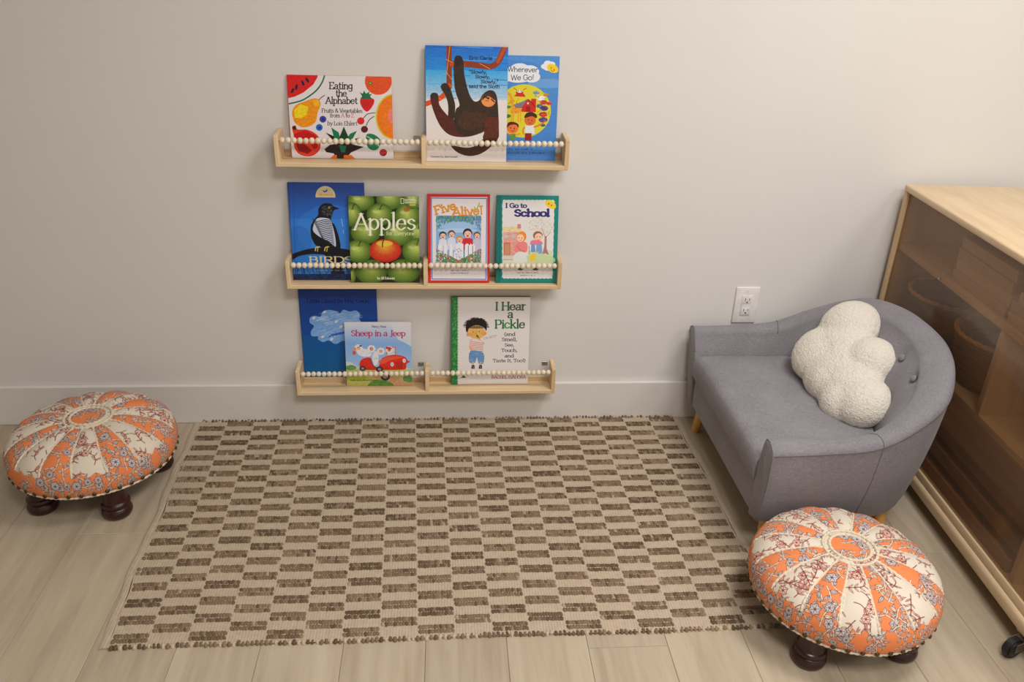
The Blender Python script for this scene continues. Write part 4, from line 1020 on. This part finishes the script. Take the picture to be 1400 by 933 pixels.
# ================================================================ child's sofa
def linen(name, c0, c1, c2):
    t = NT(name); v = t.coords((1, 1, 1))
    a = t.noise(t.coords((60, 900, 900)), 1, 3); b2 = t.noise(t.coords((900, 60, 900)), 1, 3); c3 = t.noise(t.coords((900, 900, 60)), 1, 3)
    n = t.noise(v, 7, 3)
    f = t.math('ADD', t.math('ADD', t.math('MULTIPLY', a, .28), t.math('MULTIPLY', b2, .28)), t.math('ADD', t.math('MULTIPLY', c3, .28), t.math('MULTIPLY', n, .16)))
    t.link(t.ramp(f, [(.40, c0), (.5, c1), (.60, c2)]), t.b.inputs['Base Color'])
    t.b.inputs['Roughness'].default_value = .9; t.b.inputs['Specular IOR Level'].default_value = .2
    t.b.inputs['Sheen Weight'].default_value = .15; t.b.inputs['Sheen Roughness'].default_value = .5
    t.bump(f, .5, .0012); return t.m
M['linen'] = linen('grey_linen', (112, 108, 113), (132, 128, 132), (150, 146, 149))
M['seam'] = plain('seam_thread', (92, 87, 91), .9)

def sofa():
    ox, oy = 1.0, -.385
    r = empty('toddler_sofa', (ox, oy, 0), .010, label='small grey linen sofa with curved tufted back and light wood legs', cat='sofa')
    mir = lambda A: A + [(a[0], -.77 - a[1]) + tuple(a[2:]) for a in A[::-1][1:]]
    T = mir([(.775, -.743, .352), (.90, -.743, .355), (1.03, -.742, .366), (1.127, -.728, .408), (1.213, -.688, .456), (1.268, -.606, .500), (1.303, -.503, .517), (1.307, -.385, .526)])
    I = mir([(.775, -.690, .358), (.90, -.688, .357), (1.02, -.684, .362), (1.095, -.666, .395), (1.155, -.628, .438), (1.195, -.570, .480), (1.226, -.485, .500), (1.233, -.385, .508)])
    B = mir([(.786, -.702, .106), (.90, -.703, .106), (1.02, -.703, .106), (1.105, -.694, .106), (1.172, -.660, .106), (1.215, -.590, .106), (1.236, -.49, .106), (1.240, -.385, .106)])
    N = mir([(.780, -.664, .262), (.90, -.663, .262), (1.01, -.660, .262), (1.065, -.644, .262), (1.103, -.608, .262), (1.125, -.555, .262), (1.135, -.475, .262), (1.138, -.385, .262)])
    n = 8
    T, I, B, N = [cr(q, n) for q in (T, I, B, N)]
    T[:, :2] += 0; K = len(T)
    btn = []
    for f, k in ((.92, 40), (.84, 50), (.84, 62), (.92, 72), (.42, 43), (.40, 56), (.42, 69)):
        btn.append((k, f))
    bw = []
    rings = []
    for k in range(K):
        t, i_, b_, n_ = T[k], I[k], B[k], N[k]
        R = []
        c = np.array((1.0, -.385, 0)); outd = (t - i_); outd[2] = 0; outd /= np.linalg.norm(outd)
        R.append(b_ - outd * .03 + (0, 0, -.004)); R.append(b_ - outd * .006 + (0, 0, 0)); R.append(b_ + (0, 0, .012))
        for s in np.linspace(.12, 1, 9)[:-1]:
            p = b_ * (1 - s) + t * s; R.append(p + outd * .010 * math.sin(s * PI))
        w_ = np.linalg.norm((t - i_)[:2]); rad = min(.020, w_ * .36)
        R.append(t + (0, 0, -rad)); 
        for a in (.35, .75, 1.15): R.append(t - outd * rad * (1 - math.cos(a)) + (0, 0, -rad + rad * math.sin(a)))
        R.append((t + i_) / 2 + (0, 0, .003))
        for a in (1.15, .75, .35): R.append(i_ + outd * rad * (1 - math.cos(a)) + (0, 0, -rad + rad * math.sin(a)))
        ii = i_ + (0, 0, -rad); R.append(ii); nn = n_
        for s in np.linspace(0, 1, 12)[1:]:
            R.append(ii * (1 - s) + nn * s)
        R.append(np.array((n_[0], n_[1], .18)))
        R.append(np.array((n_[0], n_[1], .104)))
        rings.append(R)
    rings = np.array(rings)
    nR = rings.shape[1]; i0 = nR - 2 - 12  # index of ii
    def inner(k, f):  # f: 0 at seat, 1 at rim
        s = 1 - f; p = rings[k, i0] * (1 - s) + rings[k, i0 + 11] * s; return p
    B3 = [inner(k, f) for k, f in btn]
    nor = []
    for k, f in btn:
        tang = rings[k + 1, i0] - rings[k - 1, i0]; up = rings[k, i0] - rings[k, i0 + 11]
        q = np.cross(tang, up); q /= np.linalg.norm(q)
        if np.dot(q[:2], np.array((1.0, -.385)) - rings[k, i0][:2]) < 0: q = -q
        nor.append(q)
    # padded back: bulge between the buttons
    for k in range(K):
        wgt = max(0, min(1, (k - 22) / 8)) * max(0, min(1, (90 - k) / 8))
        for m in range(i0, i0 + 12):
            p = rings[k, m]; s = (m - i0) / 11
            d = min(np.linalg.norm(p - q) for q in B3)
            jn = int(np.argmin([np.linalg.norm(p - q) for q in B3]))
            rings[k, m] = p + nor[jn] * wgt * (.012 * math.sin(min(1, max(0, s)) * PI) ** .6 * (1 - math.exp(-(d / .022) ** 2)) - .007 * math.exp(-(d / .016) ** 2))
    def endcap(R):
        c_ = R.mean(0); out = []
        for f_, dx in ((.10, -.0075), (.03, -.0048)):
            q_ = R + (c_ - R) * np.minimum(1, f_ * .045 / np.maximum(np.linalg.norm(c_ - R, axis=1), .02))[:, None] * (1, 1, 1); q_[:, 0] = R[:, 0] + dx; out.append(q_)
        return out
    ea, eb = endcap(rings[0]), endcap(rings[-1])
    rings_m = ea + list(rings) + eb[::-1]
    b = bmesh.new()
    V = [[b.verts.new((p[0] - ox, p[1] - oy, p[2])) for p in R] for R in rings_m]
    for p, q in zip(V, V[1:]):
        for m in range(nR):
            b.faces.new((p[m], p[(m + 1) % nR], q[(m + 1) % nR], q[m]))
    b.faces.new(V[0]); b.faces.new(V[-1])
    o = obj('wraparound_back', b, M['linen'], r, True, 50)
    L = lambda P: [(p[0] - ox, p[1] - oy, p[2]) for p in P]
    # stitched seams
    j_t = 3 + 8
    for side in (0, -1):
        R = rings[side]; dx = -.0045
        P = [(q[0] + dx, q[1], q[2]) for q in R[2:i0 + 8]]
        obj('piping', tube(bmesh.new(), L(P), .0014, 6), M['linen'], r, True)
    obj('top_seam', tube(bmesh.new(), L([rings[k, j_t] + (rings[k, j_t] - rings[k, j_t + 4]) * .01 for k in range(0, K)]), .0009, 6), M['seam'], r, True)
    for k in (17, K - 18):
        obj('arm_seam', tube(bmesh.new(), L([rings[k, m] + (0, 0, .0002) for m in range(3, i0 + 1)]), .0009, 6), M['seam'], r, True)
    for p, q in zip(B3, nor):
        b = bmesh.new(); bmesh.ops.create_uvsphere(b, u_segments=16, v_segments=8, radius=.010)
        for v in b.verts: v.co.z *= .5
        z = Vector(q); rot = z.to_track_quat('Z', 'Y').to_matrix()
        for v in b.verts: v.co = rot @ v.co + Vector(p) - Vector((ox, oy, 0)) + z * .0015
        obj('tuft_button', b, M['linen'], r, True)
    # base and seat cushion
    b = bmesh.new()
    fp = [(.781, -.662)] + [(q[0] - .004, q[1]) for q in N[16:-16]] + [(.781, -.108)]
    P0 = [b.verts.new((x - ox, y - oy, .103)) for x, y in fp]; P1 = [b.verts.new((x - ox, y - oy, .206)) for x, y in fp]
    m = len(fp)
    for i in range(m): b.faces.new((P0[i], P0[(i + 1) % m], P1[(i + 1) % m], P1[i]))
    b.faces.new(P0); b.faces.new(P1)
    es = [e for e in b.edges if all(abs(v.co.x + ox - .781) < 1e-4 for v in e.verts)]
    bmesh.ops.bevel(b, geom=es, offset=.006, segments=3, affect='EDGES')
    obj('seat_base', b, M['linen'], r, True, 40)
    # cushion as a grid with rounded edges
    b = bmesh.new(); nx, ny = 26, 34
    def sup(x, y):
        x0 = .772; y0, y1 = -.6625, -.1075
        return x0, y0, y1
    def inx(y):  # back limit of the cushion
        return float(np.interp(y, N[:, 1], N[:, 0])) - .003
    rows = []; rows2 = []
    for j in range(ny + 1):
        fy = j / ny; y = -.6605 + .551 * fy; xm = max(inx(y), 1.0)
        row = []; row2 = []
        for i in range(nx + 1):
            fx = (i / nx) ** 1.3; x = .770 + (xm - .770) * fx
            d = min((x - .770), .022); de = min(min(fy, 1 - fy) * .551, .02)
            z = .288 - .014 * (1 - d / .022) ** 2 - .010 * (1 - de / .02) ** 2 + .004 * math.sin(fy * PI) - .004 * max(0, (fx - .4))
            z += .0012 * math.sin(y * 60 + x * 25) * math.sin(x * 40) * (1 if d > .02 else 0)
            row.append(b.verts.new((x - ox, y - oy, z)))
        rows.append(row)
    for j in range(ny):
        for i in range(nx): b.faces.new((rows[j][i], rows[j][i + 1], rows[j + 1][i + 1], rows[j + 1][i]))
    loop = [rows[j][0] for j in range(ny + 1)] + rows[ny][1:] + [rows[j][nx] for j in range(ny - 1, -1, -1)] + rows[0][nx - 1:0:-1]
    prev = loop
    for dx, z in ((-.004, .252), (-.003, .225), (.004, .2065)):
        cur = [b.verts.new((v.co.x + (dx if abs(v.co.x + ox - .770) < .002 or v.co.x + ox < .775 else 0), v.co.y, z)) for v in loop]
        for i in range(len(loop)): b.faces.new((prev[i], prev[(i + 1) % len(loop)], cur[(i + 1) % len(loop)], cur[i]))
        prev = cur
    b.faces.new(prev)
    obj('seat_cushion', b, M['linen'], r, True, 60)
    for x, y, dx, dy in ((.822, -.115, -.012, .018), (.842, -.632, -.012, -.018), (1.15, -.150, .02, .016), (1.15, -.62, .02, -.016)):
        b = bmesh.new(); lathe(b, [(.0125, 0), (.0135, .002), (.0185, .108)], 20)
        for v in b.verts:
            f = 1 - v.co.z / .106; v.co.x += x - ox + dx * f; v.co.y += y - oy + dy * f
        obj('leg', b, M['beech'], r, True, 40)
sofa()

# ================================================================ cloud pillow
def pillow():
    t = NT('sherpa'); v = t.coords(); n = t.noise(v, 130, 5, .7); vo = t.add('ShaderNodeTexVoronoi'); vo.inputs['Scale'].default_value = 210; t.link(v, vo.inputs['Vector'])
    c = t.ramp(n, [(.3, (216, 207, 192)), (.65, (230, 222, 209))]); t.link(c, t.b.inputs['Base Color'])
    t.b.inputs['Roughness'].default_value = 1; t.b.inputs['Specular IOR Level'].default_value = .05; t.b.inputs['Sheen Weight'].default_value = .3
    t.bump(t.math('ADD', n, t.math('MULTIPLY', vo.outputs['Distance'], .7)), .8, .003)
    A = Vector((1.003, -.245, .30)); Bp = Vector((1.092, -.555, .30))      # line where it stands on the seat
    u = (A - Bp).normalized()
    side = Vector((0, 0, 1)).cross(u); side = side if side.x > 0 else -side
    ang = math.radians(42); up = (side * math.cos(ang) + Vector((0, 0, 1)) * math.sin(ang)).normalized()
    nrm = u.cross(up); nrm = nrm if nrm.z > 0 else -nrm
    def hit(px, py):
        d = _fw + _r2 * ((px - 700) / FPX) - _u2 * ((py - 466.5) / FPX)
        tt = (A - CAM_POS).dot(nrm) / d.dot(nrm); return CAM_POS + d * tt, tt
    lobes = [(1161, 448, 43), (1126, 485, 46), (1189, 494, 37), (1179, 550, 40), (1149, 507, 54), (1150, 478, 46), (1160, 525, 48), (1152, 550, 33), (1136, 522, 33)]
    b = bmesh.new(); C0, _ = hit(1152, 505)
    for px, py, rp in lobes:
        p, tt = hit(px, py); R = rp * tt / FPX
        v_ = bmesh.ops.create_uvsphere(b, u_segments=20, v_segments=12, radius=1)['verts']
        th = min(.056, R * .78)
        for q in v_:
            q.co = (p - C0) + u * q.co.x * R + up * q.co.y * R * .98 + nrm * q.co.z * th
    o = obj('plush_pillow', b, t.m)
    md = o.modifiers.new('r', 'REMESH'); md.mode = 'VOXEL'; md.voxel_size = .004
    sm = o.modifiers.new('s', 'SMOOTH'); sm.iterations = 22; sm.factor = .65
    for nm, sc, st in (('fluff_a', .013, .0012), ('fluff_b', .0045, .0017)):
        tex = bpy.data.textures.new(nm, 'CLOUDS'); tex.noise_scale = sc; tex.noise_depth = 2
        d = o.modifiers.new('d', 'DISPLACE'); d.texture = tex; d.strength = st * 1.6; d.mid_level = .5; d.texture_coords = 'LOCAL'
    dg = bpy.context.evaluated_depsgraph_get(); me = bpy.data.meshes.new_from_object(o.evaluated_get(dg)); o.modifiers.clear(); o.data = me
    me.polygons.foreach_set('use_smooth', [True] * len(me.polygons)); me.update()
    o.location = C0
    tag(o, 'white fluffy cloud shaped pillow leaning on the back of the grey sofa', 'pillow')
pillow()

# ================================================================ rolling storage cabinet with a clear back
M['rim'] = wood('basket_rim', (170, 122, 70), (190, 142, 88), (204, 160, 106), (6, 6, 6), .7, 9)
def cabinet():
    CX, CY, RZ = 1.36, -.03, -.065
    r = empty('storage_cabinet', (CX, CY, 0), RZ, label='light wood rolling storage cabinet with a clear back panel beside the sofa', cat='cabinet')
    Lc, Dc = 1.22, .42
    t = NT('clear_panel'); m = t.m; nt = m.node_tree
    tr = t.add('ShaderNodeBsdfTransparent'); tr.inputs[0].default_value = (.84, .765, .69, 1)
    gl = t.add('ShaderNodeBsdfGlossy'); gl.inputs['Roughness'].default_value = .09
    lw = t.add('ShaderNodeLayerWeight'); lw.inputs[0].default_value = .5; fo = t.math('ADD', t.math('MULTIPLY', t.math('POWER', lw.outputs['Facing'], 4.0), .35), .035)
    df = t.add('ShaderNodeBsdfDiffuse'); df.inputs[0].default_value = s2l((188, 160, 136))
    m1 = t.add('ShaderNodeMixShader'); m1.inputs[0].default_value = .12; m2 = t.add('ShaderNodeMixShader')
    t.link(tr.outputs[0], m1.inputs[1]); t.link(df.outputs[0], m1.inputs[2]); t.link(fo, m2.inputs[0]); t.link(m1.outputs[0], m2.inputs[1]); t.link(gl.outputs[0], m2.inputs[2])
    t.link(m2.outputs[0], t.n['Material Output'].inputs[0])
    W, U = M['maple'], M['maple_up']
    obj('top_board', nbox(-.003, Dc, -Lc, 0, .788, .808, .005, 3), W, r, True, 40)
    for y0, y1 in ((-.018, 0), (-Lc, -Lc + .018)):
        obj('end_panel', nbox(.001, Dc - .002, y0, y1, .08, .788, .0015, 1), U, r)
    obj('base_board', nbox(-.005, Dc, -Lc, 0, .044, .080, .010, 4), W, r, True, 40)
    obj('base_rail', nbox(.004, .019, -Lc + .018, -.018, .080, .104, .0035, 2), W, r, True, 40)
    obj('bottom_shelf', nbox(.019, Dc - .01, -Lc + .018, -.018, .080, .098), W, r)
    obj('clear_panel', nbox(.0095, .0125, -Lc + .0185, -.0185, .104, .788), m, r)
    obj('shelf_board', nbox(.0135, Dc - .01, -Lc + .018, -.018, .613, .632, .001, 1), W, r)
    obj('shelf_board', nbox(.0135, Dc - .01, -Lc + .018, -.018, .364, .383, .001, 1), W, r)
    obj('divider', nbox(.0135, Dc - .012, -.618, -.600, .383, .613, .001, 1), U, r)
    obj('divider', nbox(.0195, Dc - .012, -.912, -.894, .098, .364, .001, 1), U, r)
    for y in (-.29, -.93):
        b = bmesh.new(); v = bmesh.ops.create_cone(b, cap_ends=True, segments=12, radius1=.0045, radius2=.0035, depth=.002)['verts']
        for p in v: p.co = Vector((p.co.z + .0083, p.co.y + y, p.co.x + .622))
        obj('screw', b, M['steel'], r)
    for x in (.028, Dc - .05):
        for y in (-.13, -1.012):
            b = nbox(x - .02, x + .02, y - .025, y + .025, .0405, .044)
            fx = -.058 if x < .1 else .022
            lo, hi = sorted((x + fx * .45, x + fx * 1.12))
            for sg in (-1, 1): box(b, lo, hi, y + sg * .0125 - .001, y + sg * .0125 + .001, .020, .043)
            lo, hi = sorted((x + .010 * (1 if fx < 0 else -1), x + fx * .62)); box(b, lo, hi, y - .0135, y + .0135, .0385, .0412)
            sw = math.radians(22) if fx < 0 else 0
            def swivel(bb):
                for q_ in bb.verts:
                    ax, ay = q_.co.x - x, q_.co.y - y; q_.co.x = x + ax * math.cos(sw) - ay * math.sin(sw); q_.co.y = y + ax * math.sin(sw) + ay * math.cos(sw)
            swivel(b); c = obj('caster', b, M['steel'], r)
            b = bmesh.new(); v = bmesh.ops.create_cone(b, cap_ends=True, segments=28, radius1=.0245, radius2=.0245, depth=.021)['verts']
            es = [e for e in b.edges if len(e.link_faces) == 2 and any(len(f.verts) > 4 for f in e.link_faces)]
            bmesh.ops.bevel(b, geom=es, offset=.004, segments=2, affect='EDGES')
            for p in b.verts: p.co = Vector((p.co.x + x + fx, p.co.z + y, p.co.y + .0245))
            swivel(b); obj('wheel', b, M['black'], c, True, 40)
    c, s = math.cos(RZ), math.sin(RZ)
    Wd = lambda x, y: (CX + x * c - y * s, CY + x * s + y * c)
    # ---- flat boxes on the top shelf
    def fbox(x0, x1, y0, y1, z0, z1, mat, lab, grp, lid=True, nm='keepsake_box'):
        cx_, cy_ = (x0 + x1) / 2, (y0 + y1) / 2; wx, wy = Wd(cx_, cy_)
        q = empty(nm, (wx, wy, z0), RZ, label=lab, cat='box', group=grp)
        hx, hy, h = (x1 - x0) / 2, (y1 - y0) / 2, z1 - z0
        if lid:
            obj('box_body', nbox(-hx + .0015, hx - .0015, -hy + .0015, hy - .0015, 0, h * .55, .001, 1), mat, q)
            obj('lid', nbox(-hx, hx, -hy, hy, h * .5, h - .0006, .0012, 2), mat, q)
        else:
            obj('box_body', nbox(-hx, hx, -hy, hy, 0, h - .0006, .001, 1), mat, q)
    tan = plain('tan_box_card', (206, 186, 158), .7); tan2 = plain('pale_box_card', (214, 198, 174), .7); gry = plain('mauve_box_card', (176, 158, 150), .7); wht = plain('white_box_card', (214, 202, 194), .7)
    names = ('lowest', 'second from bottom', 'third from bottom', 'topmost')
    for i in range(4):
        fbox(.026 + .002 * (i % 2), .25, -.575 - .004 * (i % 2), -.315, .632 + .0305 * i, .632 + .0305 * (i + 1), (tan, tan2)[i % 2], 'flat tan box, %s in the wide stack of four boxes' % names[i], 'wide stack of flat boxes behind the clear panel')
    for i in range(2):
        fbox(.024, .20, -.86, -.590, .632 + .028 * i, .632 + .028 * (i + 1), tan, 'flat tan box, %s in the stepped pile at picture edge' % ('lowest' if i == 0 else 'second from bottom'), 'stepped pile of boxes behind the clear panel')
    fbox(.022, .086, -.70, -.615, .688, .718, wht, 'small whitish box resting on the tan boxes of the stepped pile', 'stepped pile of boxes behind the clear panel', False)
    fbox(.090, .24, -.82, -.615, .718 - .03, .7505, gry, 'mauve grey box at the top of the stepped pile, behind the whitish one', 'stepped pile of boxes behind the clear panel', False)
    # ---- woven baskets on the middle shelf
    def basket(x, y, z, rx, ry, h, lab, colr, fl=1.12, nm='woven_basket'):
        wx, wy = Wd(x, y); q = empty(nm, (wx, wy, z), RZ, label=lab, cat='basket', group='round baskets behind the clear panel')
        mt = wood('wicker_' + colr[0], *colr[1], (3, 3, 30), .7, 12, 0, .6)
        b = bmesh.new(); rows = int(h / .0085); n = 40; R = []
        for j in range(rows * 4 + 1):
            f = j / (rows * 4); rr = (1 + (fl - 1) * f) * (1 - .08 * (1 - f) ** 4); k = math.sin(j / 4 * 2 * PI) * .0017
            R.append([b.verts.new(((rx * rr + k + .0012 * math.sin(i * PI + j // 4 * PI)) * math.cos(2 * PI * i / n), (ry * rr + k + .0012 * math.sin(i * PI + j // 4 * PI)) * math.sin(2 * PI * i / n), f * h)) for i in range(n)])
        for j in range(rows * 4, -1, -4):
            f = j / (rows * 4); rr = (1 + (fl - 1) * f) * (1 - .08 * (1 - f) ** 4)
            R.append([b.verts.new(((rx * rr - .006) * math.cos(2 * PI * i / n), (ry * rr - .006) * math.sin(2 * PI * i / n), f * h + .003 * (1 - f))) for i in range(n)])
        for p, w_ in zip(R, R[1:]):
            for i in range(n): b.faces.new((p[i], p[(i + 1) % n], w_[(i + 1) % n], w_[i]))
        b.faces.new(R[0]); b.faces.new(R[-1])
        obj('basket_body', b, mt, q, True)
        for k in range(2):
            P = [((rx * fl + .001 + .003 * math.sin(14 * t_ + k * PI)) * math.cos(t_), (ry * fl + .001 + .003 * math.sin(14 * t_ + k * PI)) * math.sin(t_), h + .003 + .003 * math.cos(14 * t_ + k * PI)) for t_ in np.linspace(0, 2 * PI, 113)]
            obj('rim_braid', tube(bmesh.new(), P, .0042, 6), M['rim'], q, True)
    br = ('brown', ((98, 68, 38), (132, 96, 58), (156, 118, 76)))
    basket(.149, -.160, .383, .112, .118, .138, 'brown woven basket in the cabinet, the one nearest the wall', br)
    basket(.147, -.445, .383, .110, .118, .138, 'brown woven basket on the middle shelf, beside the upright divider', br)
    basket(.155, -.86, .383, .115, .125, .13, 'yellowish woven basket on the middle shelf, at the right edge of the picture', ('straw', ((150, 104, 40), (182, 134, 62), (200, 156, 84))))
    # ---- long wooden trays on the bottom shelf
    tr_m = wood('tray_wood', (150, 108, 74), (168, 124, 88), (180, 138, 100), (8, .8, 8), .5, 5)
    for i in range(3):
        x0, x1, y0, y1 = .024 + .030 * i, .30, -.872 + .022 * i, -.12
        wx, wy = Wd((x0 + x1) / 2, (y0 + y1) / 2)
        q = empty('wooden_tray', (wx, wy, .098 + .036 * i), RZ, label='long brown wooden tray on the bottom shelf, %s of three' % ('lowest', 'middle one', 'uppermost')[i], cat='tray', group='stacked trays behind the clear panel')
        hx, hy = (x1 - x0) / 2, (y1 - y0) / 2; h = .0352
        obj('tray_bottom', nbox(-hx + .006, hx - .006, -hy + .006, hy - .006, .0, .005), tr_m, q)
        for a in ((-hx, -hx + .008, -hy, hy), (hx - .008, hx, -hy, hy), (-hx + .008, hx - .008, -hy, -hy + .008), (-hx + .008, hx - .008, hy - .008, hy)):
            obj('tray_side', nbox(a[0], a[1], a[2], a[3], 0, h, .001, 1), tr_m, q)
cabinet()
